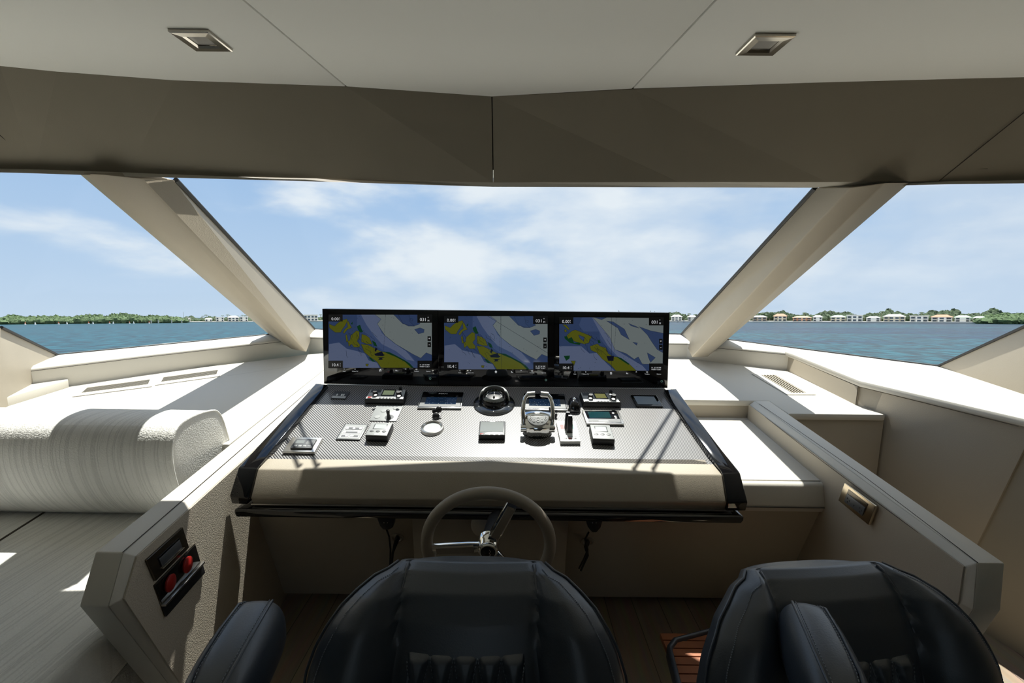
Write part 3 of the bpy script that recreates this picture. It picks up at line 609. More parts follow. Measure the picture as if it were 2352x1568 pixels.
for k, (q, lab) in enumerate(zip(mons, labels)):
    o = empty('chart_monitor', at((q[4]+q[6])/2, q[5], Y=YM), lab, 'monitor', 'three chart monitors above the helm')
    f = [at(q[0], q[1], Y=YM), at(q[2], q[3], Y=YM), at(q[4], q[5], Y=YM), at(q[6], q[7], Y=YM)]
    MB().prism(f, (0, .045, 0)).build('housing', M['black'], o, bevel=.0015)
    x0, y0, x1, y1 = rects[k]
    mb = MB()
    for j, (mi_, p) in enumerate(charts[k]):
        c_ = clip(p, x0, y0, x1, y1)
        if len(c_) < 3: continue
        mb.add([at(x, y, Y=YM-.0012-.00006*j) for x, y in c_], [tuple(range(len(c_)))], mi_)
        if mi_ in (4, 3, 9):     # thin dark outline
            pass
    rnd = random.Random(k+3)
    def ln(x, y, x2, y2, wd=.35, m_=6):
        dx_, dy_ = x2-x, y2-y; l_ = math.hypot(dx_, dy_) or 1; nx, ny = -dy_/l_*wd, dx_/l_*wd
        c_ = clip([(x+nx, y+ny), (x2+nx, y2+ny), (x2-nx, y2-ny), (x-nx, y-ny)], x0, y0, x1, y1)
        if len(c_) > 2: mb.add([at(a, b_, Y=YM-.0028) for a, b_ in c_], [tuple(range(len(c_)))], m_)
    for mi_, p in charts[k]:
        if mi_ in (4, 9, 3): 
            for a, b_ in zip(p, p[1:]+p[:1]): ln(*a, *b_, .22)
    for _ in range(46):   # soundings and creek lines
        a, b_ = rnd.uniform(x0, x1), rnd.uniform(y0, y1); t = rnd.uniform(0, 3.14); r_ = rnd.uniform(1, 3); ln(a, b_, a+r_*math.cos(t), b_+r_*.5*math.sin(t), .3)
    for _ in range(22):
        a, b_ = x0+rnd.uniform(40, 110), y0+rnd.uniform(35, 85)
        for s_i in range(3):
            t = rnd.uniform(.3, 1.6); r_ = 6; ln(a, b_, a+r_*math.cos(t), b_+r_*math.sin(t), .25, 6); a += r_*math.cos(t); b_ += r_*math.sin(t)
    for i in range(24):    # dotted range line
        ax, ay = x0+131-i*.25*2.2/3, y0+i*3.4; ln(ax, ay, ax, ay+1.6, .35)
    if k != 0: ln(x0+ (130 if k == 1 else 120), y0, x0+(132 if k == 1 else 120), y1, .25)
    if k == 1: ln(x0+100, y0, x1, y0+85, .3)
    mb.build('chart_display', chart_mats, o)
    # black data boxes over the chart corners, zoom keys and menu bar
    for a, b_, c_, d_ in ((x0, y0-.5, x0+32.5, y0+15.5), (x1-33.5, y0-.5, x1+.5, y0+18.5), (x0-.5, y1-16.5, x0+33, y1+1), (x1-33, y1-16.5, x1+.5, y1+1), (x1-10, y0+49.5, x1-2.2, y0+60.5), (x1-10, y0+63, x1-2.2, y0+74.5)):
        MB().prism([at(a, b_, Y=YM-.0030), at(c_, b_, Y=YM-.0030), at(c_, d_, Y=YM-.0030), at(a, d_, Y=YM-.0030)], (0, .0006, 0)).build('data_box' if c_-a > 10 else 'zoom_key', M['blackm'], o)
    scr_text('0.00', x0+15, y0+10, 7.4, o); scr_text('k', x0+25.5, y0+7.5, 3, o); scr_text('t', x0+25.5, y0+11.5, 3, o)
    scr_text('031', x1-20, y0+11.5, 7.8, o); scr_text('\u00b0', x1-8.6, y0+8.5, 6, o); scr_text('M', x1-8, y0+14, 4.2, o)
    scr_text('10.4', x0+15, y1-6.5, 7.4, o); scr_text('f', x0+27, y1-9, 3.2, o); scr_text('t', x0+27, y1-4.5, 3.2, o)
    scr_text('N  25\u00b018.708\'', x1-16.5, y1-6.8, 3.0, o); scr_text('W080\u00b016.861\'', x1-16.5, y1-2.6, 3.0, o)
    scr_text('+', x1-6.1, y0+55, 6, o); scr_text('-', x1-6.1, y0+68.5, 7, o)
    for tx, dx_ in (('Mark', 36), ('Where To?', 61), ('Toolbars', 202), ('Options', 229)):
        scr_text(tx, x0+dx_, y1+8, 2.3, o, 'menu_text')
    def ic(px_, py_, w_, h_): MB().prism([at(px_-w_, py_-h_, Y=YM-.003), at(px_+w_, py_-h_, Y=YM-.003), at(px_+w_, py_+h_, Y=YM-.003), at(px_-w_, py_+h_, Y=YM-.003)], (0, .0005, 0)).build('menu_icon', chart_mats[8], o)
    def tri(px_, py_, w_): MB().prism([at(px_, py_-w_, Y=YM-.003), at(px_+w_, py_, Y=YM-.003), at(px_-w_, py_, Y=YM-.003)], (0, .0005, 0)).build('menu_icon', chart_mats[8], o)
    hx = x0+119; tri(hx, y1+5.5, 3); ic(hx-1.4, y1+7, .6, 1.6); ic(hx+1.4, y1+7, .6, 1.6)
    tri(x0+36, y1+3.5, 1.4); ic(x0+61, y1+3, .9, .9); ic(x0+155, y1+6, 1, 1.3); ic(x0+157.5, y1+7, 1, .6); tri(x0+177, y1+3.5, 1.8); ic(x0+202, y1+2.6, 2, .35); ic(x0+202, y1+4.2, 2, .35)
    pw_ = at(x1-(4 if k else 4), y1+24.5, Y=YM-.0015)
    MB().tube([pw_+Vector((math.cos(a)*.0045, 0, math.sin(a)*.0045)) for a in [i*math.pi/8 for i in range(16)]], .0008, 6, closed=True).build('power_button', emis('power_ring_%s' % 'abc'[k], (.4, .75, .65), .5), o)
# mounting ledge under the monitors
a_, b_ = at(744, 884, Y=YM+.01), at(1533, 893, Y=YM+.01)
MB().prism([a_+Vector((.01, 0, 0)), b_+Vector((-.01, 0, 0)), b_+Vector((-.01, .03, -.05)), a_+Vector((.01, .03, -.05))], (0, .02, 0)).build('monitor_bracket', M['blackm'], con)

# ------------------------------------------------------------------ INSTRUMENTS ON THE PANEL
def inst(name, px, py, label, cat, group=None): return empty(name, pl(px, py), label, cat, group)
def quad(name, pts, h0, h1, m, parent, bevel=.0015, shrink=0, seg=2):
    top = [pl(x, y, h1) for x, y in pts]
    if shrink:
        c_ = sum(top, Vector())/len(top); bot = [p+(p-c_).normalized()*shrink-PN*(h1-h0) for p in top]
    else: bot = [p-PN*(h1-h0) for p in top]
    n = len(top)
    return mk(name, top+bot, [tuple(range(n)), tuple(range(2*n-1, n-1, -1))]+[(i, (i+1) % n, (i+1) % n+n, i+n) for i in range(n)], m, parent, bevel=bevel, seg=seg)
def sub(pts, u0, v0, u1, v1):   # rectangle inside a quad given corner order tl,tr,br,bl
    tl_, tr2, br_, bl_ = pts
    def f(u, v_):
        a = (tl_[0]+(tr2[0]-tl_[0])*u, tl_[1]+(tr2[1]-tl_[1])*u); b2 = (bl_[0]+(br_[0]-bl_[0])*u, bl_[1]+(br_[1]-bl_[1])*u)
        return (a[0]+(b2[0]-a[0])*v_, a[1]+(b2[1]-a[1])*v_)
    return [f(u0, v0), f(u1, v0), f(u1, v1), f(u0, v1)]
PMX = Matrix((PU.to_4d(), PV.to_4d(), PN.to_4d(), (0, 0, 0, 1))).transposed(); PMX[3] = (0, 0, 0, 1)
for i_ in range(3): PMX[i_][3] = 0
def pm(x, y, h=0): return Matrix.Translation(pl(x, y, h)) @ PMX
def knob(par, x, y, h, r, ht, m='blackm', name='knob', ridge=True):
    mb = MB().lathe([(r*1.15, 0), (r*1.1, ht*.25), (r, ht*.3), (r*.92, ht*.92), (r*.8, ht)], pm(x, y, h), 24)
    o = mb.build(name, M[m], par, smooth=True)
    if ridge: MB().lathe([(r*.7, 0), (r*.65, .0006)], pm(x, y, h+ht), 20).build('knob_cap', M['lgrey'], o)
    return o
def ptext(body, x, y, size, par, h, m='print', nm='lettering'): return text(nm, body, pm(x, y, h), size, M[m], par)
# two radio control units
def radio(Q, Qb, lcd, label, lcol, mirror=False):
    o = inst('radio_unit', *Q[3], label, 'radio')
    # body with its high black skirt
    quad('body', Q, 0, .028, M['blackm'], o, bevel=.006, shrink=.004, seg=3)
    quad('face_plate', sub(Q, .02, .04, .98, .95), .026, .0295, M['lgrey'], o, bevel=.0015)
    b1 = sub(Q, .37, .04, .72, .66); quad('display_bezel', b1, .0295, .0315, M['blackm'], o, bevel=.0006)
    quad('display', sub(b1, .08, .17, .92, .85), .0315, .0320, lcol, o, bevel=0)
    sp = sub(Q, .05, .06, .33, .35); quad('speaker_grille', sp, .0295, .0300, M['dgrey'], o, bevel=0)
    for i in range(5): quad('button', sub(Q, .36+i*.085, .82, .43+i*.085, .93), .0295, .0312, M['dgrey'], o, bevel=.0004)
    quad('red_button', sub(Q, .06, .76, .16, .9), .0295, .0315, M['red'] if not mirror else M['white'], o, bevel=.0004)
    def uvp(u, v_): return sub(Q, u, v_, u, v_)[0]
    knob(o, *uvp(.23, .62), .0295, .011, .020); knob(o, *uvp(.85, .20), .0295, .008, .020); knob(o, *uvp(.85, .66), .0295, .012, .022)
    ptext('HAILER', *uvp(.54, .115), .005, o, .0320) if False else None
    return o
radio([(851,892.5),(934,893.5),(927,917),(837,915.5)], None, None, 'grey radio control unit with green display, at the left of the helm panel', M['lcd'])
lcy = mat('lcd_yellow', (.62, .58, .22), .2, emit=(.6, .55, .15), est=.15)
radio([(1332,900),(1411,901),(1427,924),(1340,923)], None, None, 'grey radio control unit with yellow display, at the right of the helm panel', lcy, True)
# two engine displays
def engine(Q, label):
    o = inst('engine_display', *Q[3], label, 'display')
    quad('frame', Q, 0, .010, M['steel'], o, bevel=.001)
    quad('glass_face', sub(Q, .012, .015, .988, .955), .010, .0108, M['black'], o, bevel=.0004)
    quad('lower_border', sub(Q, .03, .36, .97, .93), .0108, .0110, M['dgrey'], o, bevel=0)
    s_ = sub(Q, .14, .34, .86, .78); quad('screen', s_, .0110, .0113, M['scr'], o, bevel=0)
    r = random.Random(len(label)); mb = MB()
    for _ in range(50):
        u, v_ = r.random()*.97, r.random()*.96; q = sub(s_, u, v_, u+.008, v_+.02); mb.prism([pl(a, b2, .01135) for a, b2 in q], PN*.0001)
    mb.build('dust_specks', M['print'], o, )
    x, y = sub(Q, .5, .12, .5, .12)[0]; text('lettering', 'MAN', pm(x, y, .0109) @ Matrix.Diagonal((1.45, 1, 1, 1)), .013, M['print'], o)
    return o
engine([(972,899),(1066,900),(1059,936),(958,935)], 'black wide display lettered MAN, left of the compass')
engine([(1202,903),(1297,904),(1304,941),(1200,939)], 'black wide display lettered MAN, behind the throttle handles')
# small corner units
o = inst('trim_tab_switch', 776, 914, 'small black switch plate with rocker keys at the upper left corner of the panel', 'switch')
Q = [(769,897.5),(804,898.5),(793,915),(760,914)]; quad('plate', Q, 0, .006, M['dgrey'], o, bevel=.0008); quad('lower_strip', sub(Q, .03, .68, .97, .96), .006, .0065, M['lgrey'], o, bevel=0)
for u in (.24, .55, .68): quad('key', sub(Q, u, .38, u+.09, .62), .006, .0085, M['white'], o, bevel=.0004)
o = inst('touch_display', 1490, 932, 'small blank touch display in black frame at the upper right corner of the panel', 'display')
Q = [(1448,906),(1507,907),(1523,933),(1462,932)]; quad('frame', Q, 0, .008, M['black'], o, bevel=.0025, seg=3); quad('rim', [(x, y+.0) for x, y in sub(Q, -.01, -.0, 1.01, 1.02)], 0, .004, M['lgrey'], o, bevel=.001); quad('screen', sub(Q, .09, .13, .88, .83), .008, .0083, mat('pale_screen', (.30, .36, .42), .12, coat=.3), o, bevel=0)
# grey joystick plate
o = inst('searchlight_control', 870, 966, 'flat grey control plate with round keys and a small black joystick', 'control')
Q = [(865,930),(927,930.5),(910,966.5),(848,965.5)]; quad('plate', Q, 0, .004, M['grey'], o, bevel=.002)
for x, y in ((909,937),(881,943),(866,957)):
    MB().lathe([(.0125, 0), (.0115, .0016), (.009, .002), (0, .0012)], pm(x, y, .004), 24).build('round_key', M['grey'], o, smooth=True)
MB().lathe([(.019, 0), (.018, .001), (.012, .0012)], pm(894, 958, .004), 24).build('joystick_ring', M['dgrey'], o)
MB().lathe([(.010, 0), (.0085, .008), (.006, .022), (.0075, .034), (.0075, .041), (.005, .043)], pm(893, 961, .004), 20).build('joystick', M['blackm'], o, smooth=True)
# keypad
o = inst('keypad', 800, 1008, 'framed keypad with white round keys on the left half of the panel', 'keypad')
Q = [(793,972),(846,974),(826,1009),(771,1008)]; quad('frame', Q, 0, .006, M['dgrey'], o, bevel=.001); quad('inner_plate', sub(Q, .05, .05, .95, .95), .006, .0066, M['grey'], o, bevel=0)
for u0, v0, u1, v1 in ((.12,.2,.88,.42),(.12,.47,.88,.64),(.12,.70,.46,.88),(.52,.70,.88,.88)):
    quad('key_field', sub(Q, u0, v0, u1, v1), .0066, .0070, M['print'], o, bevel=0); quad('key_inlay', sub(Q, u0+.02, v0+.025, u1-.02, v1-.025), .0070, .0073, M['dgrey'], o, bevel=0)
for u, v_ in ((.22,.31),(.5,.31),(.78,.31),(.2,.555),(.8,.555),(.37,.79),(.61,.79)):
    x, y = sub(Q, u, v_, u, v_)[0]; MB().lathe([(.0058, 0), (.0052, .0014), (.003, .0018)], pm(x, y, .0073), 18).build('round_key', M['print'], o, smooth=True)
# two grey autopilot heads
def head(Q, label):
    o = inst('remote_control_head', *Q[3], label, 'instrument')
    c_ = [(Q[0][0]+2, Q[0][1]), (Q[1][0]-2, Q[1][1]), (Q[1][0]+1, Q[1][1]+3)]
    quad('body', Q, 0, .030, M['blackm'], o, bevel=.006, seg=3, shrink=.002)
    quad('face', sub(Q, .02, .015, .98, .98), .028, .032, M['grey'], o, bevel=.004, seg=3)
    b1 = sub(Q, .20, .12, .80, .50); quad('display_bezel', b1, .0315, .0328, M['dgrey'], o, bevel=.0006); quad('display', sub(b1, .08, .08, .92, .92), .0328, .0331, M['lcdg'], o, bevel=0)
    for u in (.22, .5, .78):
        x, y = sub(Q, u, .68, u, .68)[0]; MB().lathe([(.0068, 0), (.006, .0016), (.0045, .0018)], pm(x, y, .032) @ Matrix.Diagonal((1.25, .9, 1, 1)), 18).build('round_key', M['dgrey'], o, smooth=True)
    quad('badge', sub(Q, .40, .86, .60, .92), .032, .0323, M['print'], o, bevel=0)
    return o
head([(853,969),(903,970),(889,1001),(838,999)], 'grey rounded control head with three keys on the left half of the panel')
head([(1354,974),(1401,975),(1413,1009),(1361,1007)], 'grey rounded control head with three keys on the right half of the panel')
# silver framed thermostat at the lower left
o = inst('thermostat', 684, 1037, 'small thermostat in a brushed silver frame at the lower left corner of the panel', 'thermostat')
Q = [(671,1003),(742,1004),(722,1038),(647,1037)]; quad('frame', Q, 0, .012, M['steel'], o, bevel=.003, seg=3)
q2_ = sub(Q, .17, .12, .83, .72); quad('device', q2_, .008, .020, M['dgrey'], o, bevel=.001); quad('display', sub(q2_, .10, .15, .50, .5), .020, .0204, M['scrg'], o, bevel=0)
for u in (.1, .32, .54, .76): quad('key', sub(q2_, u, .68, u+.15, .86), .020, .0208, M['grey'], o, bevel=.0003)
quad('dial', sub(q2_, .6, .15, .9, .55), .020, .0206, M['grey'], o, bevel=.0003)
# round gauge
o = inst('round_gauge', 993, 986, 'round gauge with a silver bezel left of the panel centre', 'gauge')
MB().lathe([(.048, 0), (.046, .008), (.045, .011), (.040, .013), (.036, .010), (.034, .004)], pm(993, 985), 48).build('bezel', M['steel'], o, smooth=True)
MB().lathe([(.035, .003), (.034, .006), (0, .006)], pm(993, 985), 40).build('dial_face', M['lcdg'], o)
MB().box((-.0008, -.004, .0062), (.0008, .022, .0068), M=pm(993, 988)).build('pointer', M['print'], o)
# ignition keys
o = inst('ignition_keys', 1003, 952, 'black keys standing in a lock below the left engine display', 'keys')
MB().lathe([(.013, 0), (.012, .004), (.007, .006)], pm(1004, 957), 20).build('lock', M['chrome'], o, smooth=True)
for x, y, hh, rr_ in ((1000, 944, .022, .014), (1008, 940, .03, .014), (1001, 955, .012, .015)):
    MB().lathe([(rr_*.4, -.012), (rr_*.9, -.008), (rr_, 0), (rr_*.8, .006), (rr_*.3, .009)], Matrix.Translation(pl(x, y, hh)) @ PMX @ Matrix.Rotation(rad(55), 4, 'X') @ Matrix.Diagonal((1, 1, .55, 1)), 20).build('key_bow', M['blackm'], o, smooth=True)
MB().tube([pl(1004, 950, .006), pl(1012, 944, .02), pl(1018, 938, .012), pl(1010, 946, .004)], .0009, 6).build('key_ring', M['steel'], o)
# compass
o = inst('compass', 1135, 955, 'round magnetic compass under a clear dome in the middle of the panel', 'compass')
cmx = pm(1135, 928) @ Matrix.Scale(1.16, 4)
MB().lathe([(.080, 0), (.079, .006), (.074, .010), (.055, .013), (.052, .006)], cmx, 64).build('flange', mat('smoked_chrome', (.10, .105, .11), .12, .85), o, smooth=True)
hood = []
for j in range(7):
    a = rad(8+j*13)
    hood.append([cmx @ Vector((math.cos(t)*.060*math.cos(a*.55), max(-.002, math.sin(t)*.060*math.cos(a*.55)) , .010+.050*math.sin(a))) for t in [math.pi*i/14 for i in range(15)]])
vs = [p for r in hood for p in r]; mb = MB().loft(hood, cap=False, closed=False)
hh_ = mb.build('hood', M['lgrey'], o, smooth=True); md = hh_.modifiers.new('t', 'SOLIDIFY'); md.thickness = .004
MB().lathe([(.0535, 0), (.0535, .016), (.050, .021)], cmx, 48).build('bowl', M['black'], o, smooth=True)
MB().lathe([(.046, .012), (.046, .030), (.040, .034), (.012, .037)], cmx, 48).build('card', M['blackm'], o, smooth=True)
mb = MB()
for j in range(72):
    a = 2*math.pi*j/72; l_ = .006 if j % 3 == 0 else .0035
    mb.box((.0405-l_*.2, -.0006, .0336), (.0405+l_*.7, .0006, .0344), M=cmx @ Matrix.Rotation(a, 4, 'Z'))
mb.build('card_marks', M['print'], o)
for s_t, a in (('60', 28), ('90', 0), ('120', -30), ('150', -62), ('30', 60), ('S', -95), ('N', 95)):
    text('card_number', s_t, cmx @ Matrix.Rotation(rad(a), 4, 'Z') @ Matrix.Translation((0, .030, .0365)), .0125, M['print'], o)
MB().lathe([(.036, .0), (.034, .002), (0, .003)], cmx @ Matrix.Translation((0, -.018, .033)) @ Matrix.Diagonal((1.1, .62, 1, 1)), 40).build('lower_disc', M['lcdg'], o, smooth=True)
MB().lathe([(.0045, 0), (.003, .006), (.0008, .010)], cmx @ Matrix.Translation((0, -.012, .036)), 16).build('pivot', M['blackm'], o)
MB().box((-.0006, -.012, .038), (.0006, .030, .039), M=cmx).build('lubber_line', M['print'], o)
gm = bpy.data.materials.new('clear_dome'); gm.use_nodes = True; T = gm.node_tree; T.nodes.clear()
o_ = T.nodes.new('ShaderNodeOutputMaterial'); tr = T.nodes.new('ShaderNodeBsdfTransparent'); gl = T.nodes.new('ShaderNodeBsdfGlossy'); gl.inputs['Roughness'].default_value = .02
ms = T.nodes.new('ShaderNodeMixShader'); fr = T.nodes.new('ShaderNodeFresnel'); fr.inputs[0].default_value = 1.45
T.links.new(fr.outputs[0], ms.inputs[0]); T.links.new(tr.outputs[0], ms.inputs[1]); T.links.new(gl.outputs[0], ms.inputs[2]); T.links.new(ms.outputs[0], o_.inputs[0])
MB().lathe([(.050*math.cos(a), .016+.044*math.sin(a)) for a in [rad(9*i) for i in range(11)]], cmx, 48).build('dome', gm, o, smooth=True)
for a in range(0, 360, 60): MB().lathe([(.0035, .010), (.003, .0125), (0, .013)], cmx @ Matrix.Rotation(rad(a+30), 4, 'Z') @ Matrix.Translation((.066, 0, 0)), 12).build('screw', M['chrome'], o, smooth=True)
# small five-key display
o = inst('multi_display', 1129, 1008, 'square grey display with a row of five keys, below the compass', 'display')
Q = [(1102,966.5),(1161,966.5),(1160,999.5),(1099,999.5)]; quad('body', Q, 0, .024, M['blackm'], o, bevel=.003, seg=3); quad('face', sub(Q, .015, .02, .985, .975), .023, .026, M['dgrey'], o, bevel=.002)
quad('screen', sub(Q, .05, .08, .92, .76), .026, .0265, M['scrg'], o, bevel=0); quad('badge', sub(Q, .40, .025, .60, .055), .026, .0264, M['print'], o, bevel=0)
for i in range(5): quad('key', sub(Q, .06+i*.19, .86, .18+i*.19, .93), .026, .0275, M['red'] if i == 0 else M['white'], o, bevel=.0003)
# pointing device
o = inst('cursor_control', 1317, 945, 'glossy black rounded cursor control with a knob on top, beside the right engine display', 'control')
cmx = pm(1318, 939)
rings = []
for zz_, rx_, ry_, dy_ in ((0, .027, .034, 0), (.012, .028, .034, 0), (.030, .024, .030, .004), (.040, .019, .024, .007), (.045, .010, .013, .008)):
    rings.append([cmx @ Vector((math.copysign(abs(math.cos(t))**.6, math.cos(t))*rx_, math.copysign(abs(math.sin(t))**.6, math.sin(t))*ry_+dy_, zz_)) for t in [2*math.pi*i/28 for i in range(28)]])
MB().loft(rings).build('shell', M['black'], o, smooth=True); 
MB().lathe([(.008, .042), (.0075, .050), (.003, .053)], cmx @ Matrix.Translation((0, .008, 0)), 18).build('top_knob', M['chrome'], o, smooth=True)
# small knobs behind the throttle
o = inst('throttle_side_knobs', 1269, 955, 'small black toggle knobs just right of the throttle handles', 'knob')
for x, y in ((1264, 944), (1276, 950), (1276, 958)): MB().lathe([(.005, 0), (.007, .010), (.0075, .017), (.004, .021)], pm(x, y), 16).build('knob', M['blackm'], o, smooth=True)
# framed wide display on the right
o = inst('depth_display', 1390, 972, 'dark teal display in a silver frame right of the thruster levers', 'display')
Q = [(1337,941),(1420,941),(1434,972.5),(1348,971.5)]; quad('frame', Q, 0, .012, M['steel'], o, bevel=.0012); quad('face', sub(Q, .06, .06, .94, .92), .012, .0128, M['black'], o, bevel=.0004); quad('screen', sub(Q, .13, .13, .72, .58), .0128, .0131, M['scrt'], o, bevel=0)
quad('lower_strip', sub(Q, .07, .66, .93, .90), .0128, .0130, M['dgrey'], o, bevel=0); quad('badge', sub(Q, .34, .80, .60, .84), .0130, .0132, M['print'], o, bevel=0)
for u, v_ in ((.82, .24), (.84, .48), (.84, .60)):
    x, y = sub(Q, u, v_, u, v_)[0]; MB().lathe([(.0055, 0), (.005, .001), (.0035, .0012)], pm(x, y, .0128), 18).build('round_key', M['lgrey'], o, smooth=True)
# thruster control
o = inst('thruster_control', 1306, 1017, 'white plate with two upright black thruster levers and red and green marks', 'control')
Q = [(1278,966),(1322,966),(1333.5,1013),(1287.5,1013)]; quad('plate', Q, 0, .016, M['white'], o, bevel=.001)
quad('red_mark', sub(Q, .14, .18, .32, .40), .016, .0164, M['red'], o, bevel=0); quad('green_mark', sub(Q, .66, .18, .84, .40), .016, .0164, M['green'], o, bevel=0)
quad('label_frame', sub(Q, .18, .57, .86, .76), .016, .0163, M['dgrey'], o, bevel=0); quad('label_field', sub(Q, .20, .59, .84, .74), .0163, .0166, M['white'], o, bevel=0)
for u, mm in ((.22, 'dgrey'), (.44, 'red'), (.68, 'dgrey')): quad('key', sub(Q, u, .82, u+.15, .87), .016, .0175, M[mm], o, bevel=.0003)
for (x, y), tlt in (((1303, 984), 12), ((1308, 991), 8)):
    Mx = pm(x, y, .016) @ Matrix.Rotation(rad(-tlt), 4, 'X')
    r_ = [[Mx @ Vector((sx_*a, sy_*b2, z_)) for sx_, sy_ in ((-1,-1),(1,-1),(1,1),(-1,1))] for z_, a, b2 in ((0,.012,.010),(.03,.011,.009),(.062,.009,.007),(.07,.007,.006))]
    l_ = MB().loft(r_).build('lever', M['blackm'], o, bevel=.0015); MB().box((-.007, -.005, .0701), (.007, .005, .0712), M=Mx).build('lever_cap', M['lgrey'], l_)
# throttle
o = inst('throttle_control', 1234, 1010, 'polished chrome twin throttle with two upright handles', 'throttle')
tm_ = pm(1234, 992)
MB().lathe([(.064, 0), (.064, .010), (.056, .030), (.050, .034)], tm_ @ Matrix.Diagonal((.92, .72, 1, 1)), 48).build('base', M['black'], o, smooth=True)
rings = []
for y_, z_, w_ in ((-.048, .030, .030), (-.044, .046, .045), (-.022, .062, .050), (.004, .074, .050), (.022, .080, .050), (.040, .074, .050), (.050, .055, .050), (.050, .012, .048)):
    rings.append([tm_ @ Vector((x_, y_, z_+(.006*(1-(x_/w_)**2)))) for x_ in [w_*(-1+2*i/8) for i in range(9)]]+[tm_ @ Vector((w_*.95, y_*.9, .008)), tm_ @ Vector((-w_*.95, y_*.9, .008))])
MB().loft(rings).build('chrome_housing', M['chrome'], o, smooth=True)
kp = [tm_ @ Vector((x_, y_, z_+.0075)) for x_, y_, z_ in [(-.040, -.004, .072), (.040, -.004, .072)]+[(.043*math.cos(t), -.010+.034*math.sin(t), .068+.45*.034*math.sin(t)) for t in [-math.pi*i/12 for i in range(13)]]]
MB().prism(kp, PN*.003).build('keypad_face', M['grey'], o, bevel=.0008)
for x_, y_, r_ in ((-.030, -.014, .0065), (-.016, -.024, .0065), (0, -.021, .009), (.016, -.024, .0065), (.030, -.014, .0065)):
    mm = tm_ @ Matrix.Translation((x_, y_, .0795+.45*(y_+.008))) @ Matrix.Rotation(rad(24), 4, 'X')
    MB().tube([mm @ Vector((math.cos(t)*r_*.8, math.sin(t)*r_*(1.25 if x_ == 0 else 1), .0015)) for t in [2*math.pi*i/20 for i in range(20)]], .0006, 6, closed=True).build('key_outline', M['print'], o)
    MB().box((-r_*.45, -.001, .001), (r_*.45, .001, .0018), M=mm).build('key_mark', M['print'], o)
for s_ in (-1, 1):
    path = [(s_*.052, -.020, .030), (s_*.057, -.012, .055), (s_*.060, .006, .085), (s_*.058, .030, .115), (s_*.052, .048, .132), (s_*.040, .058, .142), (s_*.030, .060, .144)]
    P_ = [tm_ @ Vector(p) for p in path]; P2 = []
    for a, b2 in zip(P_[:-1], P_[1:]): P2 += [a.lerp(b2, t) for t in (0, .5)]
    P2.append(P_[-1])
    h_ = MB().tube(P2, [.0095]*3+[.0085]*(len(P2)-3), 16).build('handle', M['chrome'], o, smooth=True)
    MB().tube([tm_ @ Vector((s_*.042, .058, .142)), tm_ @ Vector((s_*.012, .060, .144))], .0115, 20).build('grip', M['steel'], h_, smooth=True)
    MB().lathe([(.016, -.012), (.016, .010), (.012, .013)], tm_ @ Matrix.Translation((s_*.056, -.022, .034)) @ Matrix.Rotation(rad(90), 4, 'Y'), 24).build('handle_pivot', M['chrome'], o, smooth=True)
# ------------------------------------------------------------------ steering wheel
WC = at(1122, 1251, Y=1.30); zc_w = (RC.transposed() @ (WC-CAM)).z*-1; RW_ = 155/FPX*zc_w - .018
wl = empty('steering_wheel', WC, 'taupe leather steering wheel with three chromed spokes', 'steering wheel')
WM = Matrix.Translation(WC) @ Matrix.Rotation(rad(90+10), 4, 'X')     # local z towards the helmsman
MB().tube([WM @ Vector((RW_*math.cos(t), RW_*math.sin(t), .0)) for t in [2*math.pi*i/64 for i in range(64)]], .0185, 20, closed=True).build('rim', M['rim'], wl, smooth=True)
for a in (65, 185, 305):
    ca_, sa_ = math.cos(rad(a)), math.sin(rad(a)); d_ = Vector((ca_, sa_, 0)); n_ = Vector((-sa_, ca_, 0))
    def sp(r, w_, h): return [WM @ (d_*r+n_*w_+Vector((0, 0, h+.006))), WM @ (d_*r-n_*w_+Vector((0, 0, h+.006))), WM @ (d_*r-n_*w_+Vector((0, 0, h-.006))), WM @ (d_*r+n_*w_+Vector((0, 0, h-.006)))]
    s_ = MB().loft([sp(.02, .014, .004), sp(.06, .019, .006), sp(RW_-.008, .0165, .002)]).build('spoke', M['chrome'], wl, bevel=.002)
    MB().loft([[p+(WM.to_3x3() @ Vector((0, 0, .0065))) for p in sp(r, w_, h)] for r, w_, h in ((.045, .012, .0055), (RW_-.03, .0115, .0028))]).build('spoke_inlay', M['rim'], s_)
MB().lathe([(.036, -.02), (.034, .0), (.031, .004), (.031, .020), (.029, .023), (.030, .028), (.027, .032), (.0245, .031)], WM, 40).build('hub', M['chrome'], wl, smooth=True)
MB().lathe([(.0245, .0305), (.018, .0325), (0, .0335)], WM, 32).build('hub_badge', M['black'], wl, smooth=True)
MB().tube([WM @ Vector(p) for p in ((.004, .013, .0345), (.009, .006, .0348), (.004, .001, .0350), (.008, -.006, .0348), (.003, -.012, .0345))], .0007, 6).build('hub_emblem', M['steel'], wl)
MB().tube([WM @ Vector((0, 0, -.015)), WM @ Vector((.015, -.05, -.16)), WM @ Vector((.03, -.10, -.29))], [.026, .030, .040], 24).build('column', M['blackm'], wl, smooth=True)
MB().lathe([(.05, 0), (.048, .012), (.036, .016)], Matrix.Translation(at(1112, 1203, Y=1.585)) @ Matrix.Rotation(rad(90), 4, 'X'), 32).build('column_flange', M['steel'], wl, smooth=True)
